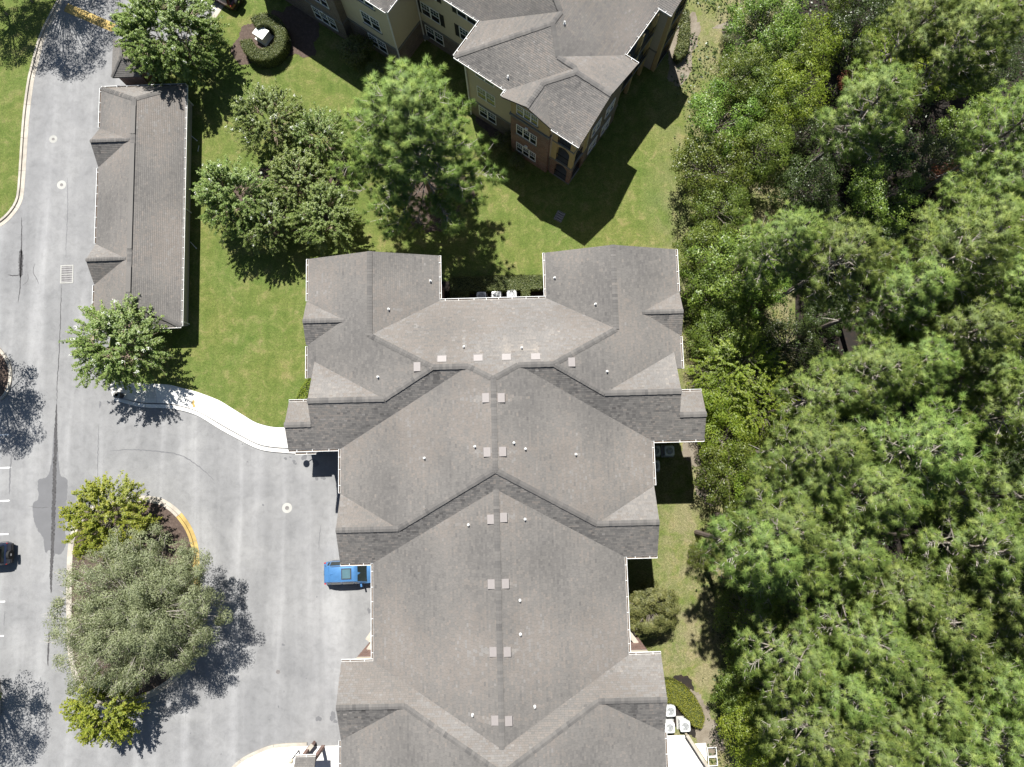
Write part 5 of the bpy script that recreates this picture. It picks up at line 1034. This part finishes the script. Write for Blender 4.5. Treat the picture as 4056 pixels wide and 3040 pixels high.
def proto_hard(seed, H=8.0, R=2.7, low=0.25, leaf=0.13, ncl=85, per=150, mat='hardwood_leaves', bark='grey_bark', flat=0.75, cl=(0.4, 0.8), shell=0.5, trunk_r=0.11, upw=0.6, aspect=0.55, twigs=0, twig_mat=None):
    rng = np.random.default_rng(seed); r = random.Random(seed); tr = MB(); zc = H*(low+(1-low)*0.52); rz = H*(1-low)*0.5
    top = Vector((r.uniform(-.3, .3), r.uniform(-.3, .3), H*0.72)); pts = [Vector((0, 0, -0.1)), Vector((r.uniform(-.12, .12), r.uniform(-.12, .12), H*0.25)), Vector((top.x*0.6, top.y*0.6, H*0.5)), top]; tr.tube(pts, [trunk_r, trunk_r*0.8, trunk_r*0.55, 0.03], 7)
    lobes = [(r.uniform(0, 6.28), r.uniform(0.72, 1.18)) for _ in range(7)]
    C = []; Nn = []; T = []; G = []
    for k in range(ncl):
        d = unit(rng.normal(size=3)); d[2] = d[2]*0.9+0.12; d = unit(d); f = shell+(1-shell)*r.random()**0.6; az = math.atan2(d[1], d[0])
        lob = sum(w*max(0, math.cos(az-a))**3 for a, w in lobes); lob = 0.72+0.28*min(1.25, lob)
        c = np.array([d[0]*R*f*lob, d[1]*R*f*lob, zc+d[2]*rz*f*(0.85+0.3*r.random())]); cr = r.uniform(*cl)*(0.8 if f > 0.9 else 1.0); n = int(per*r.uniform(0.6, 1.3))
        u = unit(rng.normal(size=(n, 3))); rad = rng.uniform(0.45, 1.0, (n, 1)); p = c+u*rad*cr*np.array([1.1, 1.1, flat]); nn = unit(u*0.55+np.array([0, 0, upw])+rng.normal(size=(n, 3))*0.45+d*0.25)
        C.append(p); Nn.append(nn); G.append(unit(u*0.7+d*0.35+np.array([0, 0, 0.6]))); T.append(np.clip(rng.normal(0.45+0.3*(r.random()-0.5), 0.2, n), 0, 1))
        if r.random() < 0.55: b0 = pts[2].lerp(pts[1], r.random()); cc = Vector(c); tr.tube([b0, b0.lerp(cc, 0.55)+Vector((0, 0, 0.15)), cc], [0.045, 0.028, 0.008], 4)
    C = np.concatenate(C); Nn = np.concatenate(Nn); T = np.concatenate(T); G = np.concatenate(G); ok = C[:, 2] > 0.06; C, Nn, T, G = C[ok], Nn[ok], T[ok], G[ok]
    V = leaf_quads(C, Nn, leaf*rng.uniform(0.7, 1.25, len(C)), rng, aspect)
    if twigs:
        for k in range(twigs):
            i = rng.integers(len(C)); p = Vector(C[i]); d = (Vector((p.x, p.y, (p.z-zc*0.7))).normalized()+Vector((r.uniform(-.8, .8), r.uniform(-.8, .8), r.uniform(-.3, .5)))).normalized(); q = p+d*r.uniform(0.25, 0.7); o = p-d*r.uniform(0.3, 0.9)
            tr.tube([o, p+Vector((r.uniform(-.06, .06), r.uniform(-.06, .06), r.uniform(0, .08))), q], [0.016, 0.011, 0.004], 3)
    me = set_normals(np_mesh('crown', V, 4, T, M[mat]), np.repeat(Nn*0.75+G*0.6, 4, 0)); return tr.data('trunk', M[bark]), me
def proto_shoots(seed, H=5.5, R=2.3, low=0.22, ns=560, leaf=0.135, mat='myrtle_leaves', bark='myrtle_bark', stems=6, flowers=0.12, per=44, slen=(0.55, 1.1), droop=0.15):
    """many-stemmed crown built of leafy shoots, white panicles on some tips"""
    rng = np.random.default_rng(seed); r = random.Random(seed); tr = MB(); hubs = []
    for s in range(stems):
        a = s*2*math.pi/stems+r.uniform(-.3, .3); k = r.uniform(0.35, 0.7); p = [Vector((0.12*math.cos(a), 0.12*math.sin(a), -0.1)), Vector((R*0.25*k*math.cos(a), R*0.25*k*math.sin(a), H*0.33)), Vector((R*0.8*k*math.cos(a), R*0.8*k*math.sin(a), H*0.70))]
        tr.tube(p, [0.055, 0.042, 0.02], 6); hubs += [p[1].lerp(p[2], u) for u in (0.2, 0.5, 0.8, 1.0)]
    C = []; Nn = []; A = []; T = []; fl = []; zc = H*(low+(1-low)*0.5); rz = H*(1-low)*0.5
    for k in range(ns):
        d = unit(rng.normal(size=3)); d[2] = d[2]*0.8+0.28; d = unit(d); f = r.uniform(0.3, 0.98)**0.8; e = Vector((d[0]*R*f, d[1]*R*f, zc+d[2]*rz*f)); e += Vector((0.25*R*math.sin(d[0]*7+seed), 0.2*R*math.sin(d[1]*8+seed*2), 0))*0.5
        L = r.uniform(*slen); dv = (Vector(d)+Vector((r.uniform(-.5, .5), r.uniform(-.5, .5), r.uniform(0.0, .7)))).normalized(); m_ = e+dv*L*0.5; q = e+dv*L+Vector((0, 0, -droop*L))
        if k % 3 == 0: h = min(hubs, key=lambda z: (z-e).length); tr.tube([h, h.lerp(e, 0.6)+Vector((0, 0, 0.1)), e], [0.02, 0.014, 0.009], 3)
        tr.tube([e, m_, q], [0.009, 0.007, 0.003], 3); u = rng.uniform(0.05, 1.0, per); E_, M_, Q_ = (np.array(x) for x in (e, m_, q)); P = np.where((u < 0.5)[:, None], E_+(M_-E_)*(u*2)[:, None], M_+(Q_-M_)*(u*2-1)[:, None])
        side = unit(rng.normal(size=(per, 3))*np.array([1, 1, 0.6])); al = unit(side+np.array(dv)*0.5); C.append(P+al*leaf*0.6); A.append(al); Nn.append(unit(np.array([0, 0, 0.8])+rng.normal(size=(per, 3))*0.5)); T.append(np.clip(rng.normal(0.35+0.4*u*r.uniform(0.5, 1.1), 0.13), 0, 1))
        if r.random() < flowers and d[2] > 0: fl.append(q)
    C = np.concatenate(C); Nn = np.concatenate(Nn); A = np.concatenate(A); T = np.concatenate(T); V = leaf_quads(C, Nn, leaf*rng.uniform(0.75, 1.3, len(C)), rng, 0.5, along=A); bl = None
    if fl:
        F = np.array(fl); n = 26; P = np.repeat(F, n, 0)+rng.normal(size=(len(F)*n, 3))*np.array([0.05, 0.05, 0.08]); bl = np_mesh('blossom', leaf_quads(P, unit(rng.normal(size=P.shape)+np.array([0, 0, 0.6])), rng.uniform(0.04, 0.07, len(P)), rng, 0.9), 4, rng.uniform(0, 1, len(P)), M['blossom_white'])
    return tr.data('trunk', M[bark]), set_normals(np_mesh('crown', V, 4, T, M[mat]), np.repeat(Nn*0.6+unit((C-np.array([0, 0, zc-0.3*rz]))/np.array([R, R, rz]))*0.5+np.array([0, 0, 0.2]), 4, 0)), bl
SEEN = {}
def plant(name, proto, x, y, label, cat='tree', group=None, s=1.0, sz=None, rz=None, z=0.0):
    r = random.Random(int(x*131+y*977)); o = empty(name, (x, y, z), r.uniform(0, 6.28) if rz is None else rz); o.scale = (s, s, sz or s)
    inst('trunk', proto[0], o); inst('crown', proto[1], o)
    if len(proto) > 2 and proto[2]: inst('blossom', proto[2], o)
    return tag(o, label, cat, group)
ORD = ['first', 'second', 'third', 'fourth', 'fifth', 'sixth', 'seventh', 'eighth', 'ninth', 'tenth', 'eleventh', 'twelfth', 'thirteenth', 'fourteenth', 'fifteenth', 'sixteenth', 'seventeenth', 'eighteenth', 'nineteenth', 'twentieth', 'twenty-first', 'twenty-second', 'twenty-third', 'twenty-fourth', 'twenty-fifth', 'twenty-sixth', 'twenty-seventh', 'twenty-eighth']
PINES = [proto_pine(k, 20.0, 0.52+0.03*(k % 3), 3.2+0.25*(k % 3), 50, 50, 1.15) for k in (1, 2, 3, 4)]
HARD = [proto_hard(51, 8.0, 2.7), proto_hard(52, 8.5, 2.5, 0.2, 0.12), proto_hard(53, 7.5, 2.9, 0.22, 0.15, 80, 140), proto_hard(54, 8.0, 2.6, 0.2, 0.11, 95, 170)]
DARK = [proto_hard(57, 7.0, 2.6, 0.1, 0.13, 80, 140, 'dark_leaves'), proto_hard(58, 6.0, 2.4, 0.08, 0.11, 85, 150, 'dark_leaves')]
BRIGHT = [proto_hard(61, 7.5, 2.6, 0.2, 0.13, 80, 140, 'bright_leaves'), proto_shoots(62, 7.0, 2.6, 0.2, 420, 0.13, 'bright_leaves', 'grey_bark', 4, 0.0, 40, (0.9, 1.8), 0.3)]
SAP = [proto_hard(71, 3.2, 1.1, 0.1, 0.12, 26, 110, 'russet_leaves', trunk_r=0.04)]
MYR = [proto_shoots(81, 5.5, 2.3, flowers=0.05), proto_shoots(82, 5.8, 2.4, 0.15, 600, 0.13, flowers=0.10), proto_shoots(83, 5.2, 2.2, 0.2, 540, 0.14, flowers=0.04)]

# the wood on the right: pines over broadleaf trees
pines = {'nearest': [(1700, 515), (1815, 560), (1760, 1050), (1690, 1150), (1725, 1235), (1640, 1195), (1800, 860), (1735, 1440), (1775, 1590), (1745, 975)],
         'middle': [(1890, 215), (1990, 50), (1935, 640), (1990, 775), (1890, 800), (1955, 960), (1880, 1060), (1830, 1180), (1960, 1290), (1860, 1370), (1930, 1440), (1830, 1500), (1960, 1585), (1870, 1640)],
         'farthest': [(2060, 95), (2150, 55), (2205, 270), (2125, 480), (2190, 395), (2030, 580), (2150, 620), (2080, 720), (2160, 800), (2215, 905), (2235, 1075), (2090, 1180), (2055, 1330), (2170, 1290), (2120, 1430), (2195, 1490), (2050, 1520), (2140, 1610), (2230, 1190), (2240, 700), (2250, 1380), (2060, 1650)]}
ptsP = []
for row, L in pines.items():
    for k, (ox, oy) in enumerate(sorted(L, key=lambda q: q[1])):
        r = random.Random(ox*7+oy); p = uno(ox, oy, 15.0); s = r.uniform(0.88, 1.08); ptsP.append((p.x, p.y))
        plant('pine_tree', PINES[r.randrange(4)], p.x, p.y, f'tall pine in the wood, {ORD[k]} from the top of the row {row} the flats' if row != 'middle' else f'tall pine in the middle row of the wood, {ORD[k]} from the top', 'pine', 'pines in the wood', s, s*r.uniform(0.85, 1.03), z=-0.12)
edge = [(1655, 50, 0, 1.15), (1600, 165, 1, 1.0), (1560, 255, 0, 1.1), (1660, 200, 3, 1.05), (1545, 350, 2, 1.05), (1640, 330, 1, 1.0), (1555, 445, 3, 0.95), (1530, 545, 0, 0.95), (1590, 590, 2, 1.25), (1545, 640, 1, 0.95), (1560, 715, 3, 0.95), (1600, 790, 5, 1.1), (1565, 860, 4, 0.95), (1640, 870, 5, 1.0), (1575, 945, 4, 0.9), (1585, 1025, 0, 1.0), (1640, 1030, 4, 0.9), (1522, 1195, 3, 0.5), (1630, 1340, 1, 1.0), (1640, 1415, 3, 0.85), (1605, 1500, 0, 0.8), (1640, 1580, 4, 1.0), (1665, 1650, 4, 0.95), (1700, 110, 2, 1.0), (1650, 1270, 2, 0.8), (1620, 1545, 4, 0.8), (1690, 1610, 4, 1.0)]
ek = 0
for ox, oy, k, s in sorted(edge, key=lambda q: q[1]):
    p = uno(ox, oy, 5.0*s); pr_ = HARD[k] if k < 4 else BRIGHT[k-4]; ptsP.append((p.x, p.y))
    plant('broadleaf_tree', pr_, p.x, p.y, f'{"bright green" if k > 3 else "glossy green"} broadleaf tree on the edge of the wood, {ORD[min(ek, 27)]+" from the top" if ek < 28 else "lowest in the photo"}', 'tree', 'broadleaf trees edging the lawn', s, s*0.95, z=-0.1); ek += 1
rr = random.Random(99); und = []; tries = 0
while len(und) < 62 and tries < 6000:
    tries += 1; ox = rr.uniform(1640, 2290); oy = rr.uniform(-40, 1700)
    
    p = uno(ox, oy, 5.0)
    if all((p.x-q[0])**2+(p.y-q[1])**2 > 2.9**2 for q in und) and all((p.x-q[0])**2+(p.y-q[1])**2 > 1.6**2 for q in ptsP): und.append((p.x, p.y, oy, ox))
rows = {'inner': [], 'deep': [], 'outermost': []}
for u in und: rows['inner' if u[3] < 1850 else 'deep' if u[3] < 2070 else 'outermost'].append(u)
for row, L in rows.items():
    for k, (x, y, oy, ox) in enumerate(sorted(L, key=lambda q: q[2])):
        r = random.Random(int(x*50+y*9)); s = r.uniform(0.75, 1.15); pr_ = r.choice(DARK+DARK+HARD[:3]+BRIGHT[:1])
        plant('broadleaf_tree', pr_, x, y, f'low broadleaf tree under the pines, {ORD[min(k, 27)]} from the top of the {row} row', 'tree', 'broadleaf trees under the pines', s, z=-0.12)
for k, (ox, oy, w_) in enumerate(((1850, 170, 'upper'), (2040, 380, 'middle'), (1790, 1000, 'lower'), (1960, 1650, 'bottom'))):
    p = uno(ox, oy, 2.0); plant('dead_sapling', SAP[0], p.x, p.y, f'{w_} brown withered sapling showing through a gap in the wood', 'sapling', 'withered saplings', 1.0, z=-0.12)

# ground cover of the wood: uncountable low leaves over the litter
rng = np.random.default_rng(5); n = 90000; X = rng.uniform(13.5, 50, n); Y = rng.uniform(-32, 46, n); k = (X > 15.5+0.6*np.sin(Y*0.9)+rng.normal(0, 0.5, n)-0.10*(Y < -8)) & (np.sin(X*0.9+2*np.sin(Y*0.5))+np.sin(Y*0.8+X*0.3) > -0.9); X, Y = X[k], Y[k]
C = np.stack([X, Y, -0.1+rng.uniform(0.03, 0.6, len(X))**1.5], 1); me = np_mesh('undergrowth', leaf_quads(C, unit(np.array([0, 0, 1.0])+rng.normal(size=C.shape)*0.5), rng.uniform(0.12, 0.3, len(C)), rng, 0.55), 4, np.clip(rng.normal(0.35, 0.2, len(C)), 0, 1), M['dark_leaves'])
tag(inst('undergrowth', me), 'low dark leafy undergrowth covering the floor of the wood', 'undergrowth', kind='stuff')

# trees on the lawns
yp = proto_pine(9, 18.0, 0.22, 5.3, 105, 60, 1.5); c = un(1715, 790)
plant('pine_tree', yp, c.x, c.y, 'big lone pine on the lawn between the two blocks of flats', 'pine', None, 1.22, 1.0, 0.6)
mn = 0
for ox, oy, k, s, lab in ((580, 265, 1, 1.1, 'white-flowered crape myrtle nearest the top of the mulch bed'), (505, 425, 0, 1.2, 'leafy crape myrtle nearest the garages in the mulch bed'), (640, 395, 2, 1.08, 'leafy crape myrtle in the middle of the mulch bed'), (690, 300, 1, 0.9, 'small white-flowered crape myrtle against the big lone pine'), (705, 465, 2, 1.1, 'leafy crape myrtle at the foot of the bed next to the lone pine'), (575, 480, 0, 0.95, 'low crape myrtle at the lower end of the mulch bed')):
    p = uno(ox, oy, 3.6*s); plant('crape_myrtle', MYR[k], p.x, p.y, lab, 'tree', 'crape myrtles on the lawn', s)
p = uno(258, 748, 3.8); plant('crape_myrtle', MYR[1], p.x, p.y, 'round crape myrtle with white blossom at the corner of the garages and pavement', 'tree', 'crape myrtles on the lawn', 1.32, 1.1, 1.0)
big = proto_shoots(91, 6.5, 3.5, 0.1, 1250, 0.16, flowers=0.03, stems=8, per=46); p = uno(362, 66, 4.5); plant('shade_tree', big, p.x, p.y, 'spreading leafy tree by the car park behind the kiosk', 'tree', None, 1.08, 1.1)
oak = proto_hard(95, 8.5, 6.2, 0.22, 0.125, 640, 240, 'olive_leaves', 'pale_bark', 0.7, (0.4, 0.8), 0.08, 0.2, 0.5, 0.42, 900); p = uno(294, 1335, 5.5); plant('shade_tree', oak, p.x, p.y, 'wide grey-green tree with pale twigs filling the island in the loop', 'tree', None, 1.02, 1.0, 0.3)
yl = proto_shoots(96, 5.0, 2.5, 0.15, 480, 0.17, 'yellow_leaves', 'grey_bark', 4, 0.0, 40, (0.6, 1.2), 0.2); yg = proto_shoots(97, 5.5, 2.8, 0.15, 520, 0.17, 'yellow_leaves', 'grey_bark', 4, 0.0, 40, (0.6, 1.2), 0.2)
p = uno(228, 1120, 3.5); plant('ornamental_tree', yg, p.x, p.y, 'yellow-green tree at the upper end of the island in the loop', 'tree', 'yellowish trees on the island'); p = uno(222, 1535, 3.5); plant('ornamental_tree', yl, p.x, p.y, 'yellow-green tree at the lower end of the island in the loop', 'tree', 'yellowish trees on the island', 0.95)
sh = proto_hard(98, 11.0, 4.6, 0.35, 0.15, 150, 150, 'hardwood_leaves', 'grey_bark', 0.7, (0.5, 0.9), 0.3, 0.2)
c = un(235, -70); plant('shade_tree', sh, c.x, c.y, 'tall shade tree past the top left corner, darkening the drive', 'tree', None, 1.0); c = un(30, 60); plant('broadleaf_tree', HARD[2], c.x, c.y, 'low dark tree on the lawn in the top left corner', 'tree', None, 0.85); c = un(130, 10); plant('broadleaf_tree', HARD[0], c.x, c.y, 'small dark tree by the kerb near the speed bump', 'tree', None, 0.6)
c = un(-15, 1450); plant('shade_tree', HARD[1], c.x, c.y, 'tree just past the left edge whose shadow reaches the stall lines', 'tree', None, 1.4); c = un(-15, 2690); plant('shade_tree', HARD[3], c.x, c.y, 'tree just past the lower left edge whose shadow falls on the drive', 'tree', None, 1.3)
ev = proto_hard(99, 4.6, 1.85, 0.03, 0.10, 170, 190, 'evergreen_leaves', 'grey_bark', 0.8, (0.22, 0.45), 0.45, 0.08); p = uno(1402, 1310, 2.6); plant('evergreen_shrub', ev, p.x, p.y, 'bushy evergreen beside the right wall of the flats', 'shrub', None, 1.18, 0.95)

# ------------------------------------------------------------------ hedges and shrubs: leaf shells over a clipped core
def hedge(name, poly, h, label, mat='hedge_leaves', leaf=0.085, dens=520, cat='hedge', rough=0.06, group=None):
    """poly: plan outline; leaves over the top and down the sides"""
    poly = [Vector((p[0], p[1])) for p in poly]; c0 = sum(poly, Vector((0, 0)))/len(poly); P = [p-c0 for p in poly]; rng = np.random.default_rng(int(abs(c0.x*100+c0.y*7)))
    o = empty(name, (c0.x, c0.y, 0)); tag(o, label, cat, group)
    A = abs(sum(P[i].x*P[(i+1) % len(P)].y-P[(i+1) % len(P)].x*P[i].y for i in range(len(P))))/2; xs = [p.x for p in P]; ys = [p.y for p in P]; px = np.array(xs); py = np.array(ys)
    def inside(X, Y):
        r = np.zeros(len(X), bool); j = len(px)-1
        for i in range(len(px)):
            cnd = ((py[i] > Y) != (py[j] > Y)) & (X < (px[j]-px[i])*(Y-py[i])/(py[j]-py[i]+1e-12)+px[i]); r ^= cnd; j = i
        return r
    n = int(A*dens); X = rng.uniform(min(xs), max(xs), n*4); Y = rng.uniform(min(ys), max(ys), n*4); k = inside(X, Y); X, Y = X[k][:n], Y[k][:n]
    wob = rough*(np.sin(X*4.1+1)+np.sin(Y*3.7+X*1.3))+rng.normal(0, 0.035, len(X)); C = [np.stack([X, Y, h+wob], 1)]; Nn = [unit(np.array([0, 0, 1.0])+rng.normal(size=(len(X), 3))*0.5)]
    for i in range(len(P)):
        a, b_ = P[i], P[(i+1) % len(P)]; L = (b_-a).length; m_ = int(L*h*dens*0.8)
        if m_ < 1: continue
        u = rng.uniform(0, 1, m_); z = h*rng.uniform(0, 1, m_)**0.75; t = (b_-a)/max(L, 1e-6); out = np.array([t.y, -t.x, 0.0]); q = np.stack([a.x+(b_.x-a.x)*u, a.y+(b_.y-a.y)*u, z], 1)+out*rng.normal(0.0, 0.05, (m_, 1))
        C.append(q); Nn.append(unit(out+np.array([0, 0, 0.5])+rng.normal(size=(m_, 3))*0.5))
    C = np.concatenate(C); Nn = np.concatenate(Nn); T = np.clip(rng.normal(0.5, 0.2, len(C)), 0, 1); me = np_mesh('foliage', leaf_quads(C, Nn, leaf*rng.uniform(0.7, 1.3, len(C)), rng, 0.55), 4, T, M[mat]); inst('foliage', me, o)
    m = MB(); ins = [p*0.94 if len(P) < 9 else p for p in P]; m.slab(ins, 0.0, h-0.16); m.build('core', M['hedge_core'], o); return o
def arc_poly(cx, cy, r0, r1, a0, a1, n=18, sy=1.0):
    A = [(cx+r1*math.cos(a0+(a1-a0)*i/n), cy+sy*r1*math.sin(a0+(a1-a0)*i/n)) for i in range(n+1)]; B = [(cx+r0*math.cos(a0+(a1-a0)*i/n), cy+sy*r0*math.sin(a0+(a1-a0)*i/n)) for i in range(n+1)]; return A+B[::-1]
c = un(1043, 147, 1.3); hedge('round_hedge', arc_poly(c.x, c.y, 1.08, 2.05, math.radians(-172), math.radians(125), 22, 1.08), 1.4, 'clipped horseshoe hedge round the transformer cabinet on the top lawn')
hedge('clipped_hedge', pxpoly([(1783, 1185), (1783, 1098), (2145, 1090), (2148, 1142), (2098, 1146), (2098, 1182), (2066, 1182), (2066, 1148), (1855, 1152), (1855, 1185)], 1.1), 1.1, 'clipped hedge screening three air conditioners in the notch behind the flats')
hedge('lime_hedge', pxpoly([(2630, 2694), (2668, 2698), (2712, 2722), (2752, 2762), (2780, 2810), (2792, 2850), (2780, 2886), (2748, 2878), (2716, 2836), (2688, 2800), (2660, 2784), (2630, 2784)], 0.9), 0.9, 'lime green curved hedge round the air conditioners, bottom right', 'lime_hedge_leaves', 0.075, 620)
hedge('bed_hedge', pxpoly([(2672, 215), (2690, 235), (2722, 205), (2733, 150), (2735, 90), (2728, 40), (2706, 38), (2702, 90), (2694, 140), (2686, 175)], 0.9), 0.9, 'leafy low hedge in the bed right of the angled flats', 'hedge_leaves', 0.14, 300, rough=0.12)
hedge('foundation_hedge', pxpoly([(1165, 1596), (1210, 1596), (1240, 1500), (1222, 1496), (1190, 1540)], 0.8), 0.8, 'bright low hedge against the left wing of the flats', 'bright_leaves', 0.10, 420, rough=0.1)
SHR = [proto_hard(75, 1.7, 0.75, 0.02, 0.08, 34, 110, 'hedge_leaves', 'grey_bark', 0.9, (0.25, 0.42), 0.5, 0.03), proto_hard(76, 1.5, 0.8, 0.02, 0.09, 34, 110, 'hedge_leaves', 'grey_bark', 0.9, (0.25, 0.42), 0.5, 0.03)]
for (px, py, s, lab) in ((1415, 215, 1.7, 'dark rounded shrub in the shade of the angled flats, near the top'), (1985, 575, 1.3, 'dark shrub at the wall left of the bay windows'), (2050, 640, 0.9, 'small dark shrub in shade below the bay windows'), (2885, 155, 0.9, 'low ragged shrub in a bare hollow by the wood, top right'), (2160, 1120, 0.6, 'small shrub in the corner at the right end of the notch hedge'), (1500, 290, 1.2, 'dark shrub in shade beside the lone pine')):
    p = un(px, py, 0.8); plant('garden_shrub', SHR[len(lab) % 2], p.x, p.y, lab, 'shrub', 'garden shrubs', s)
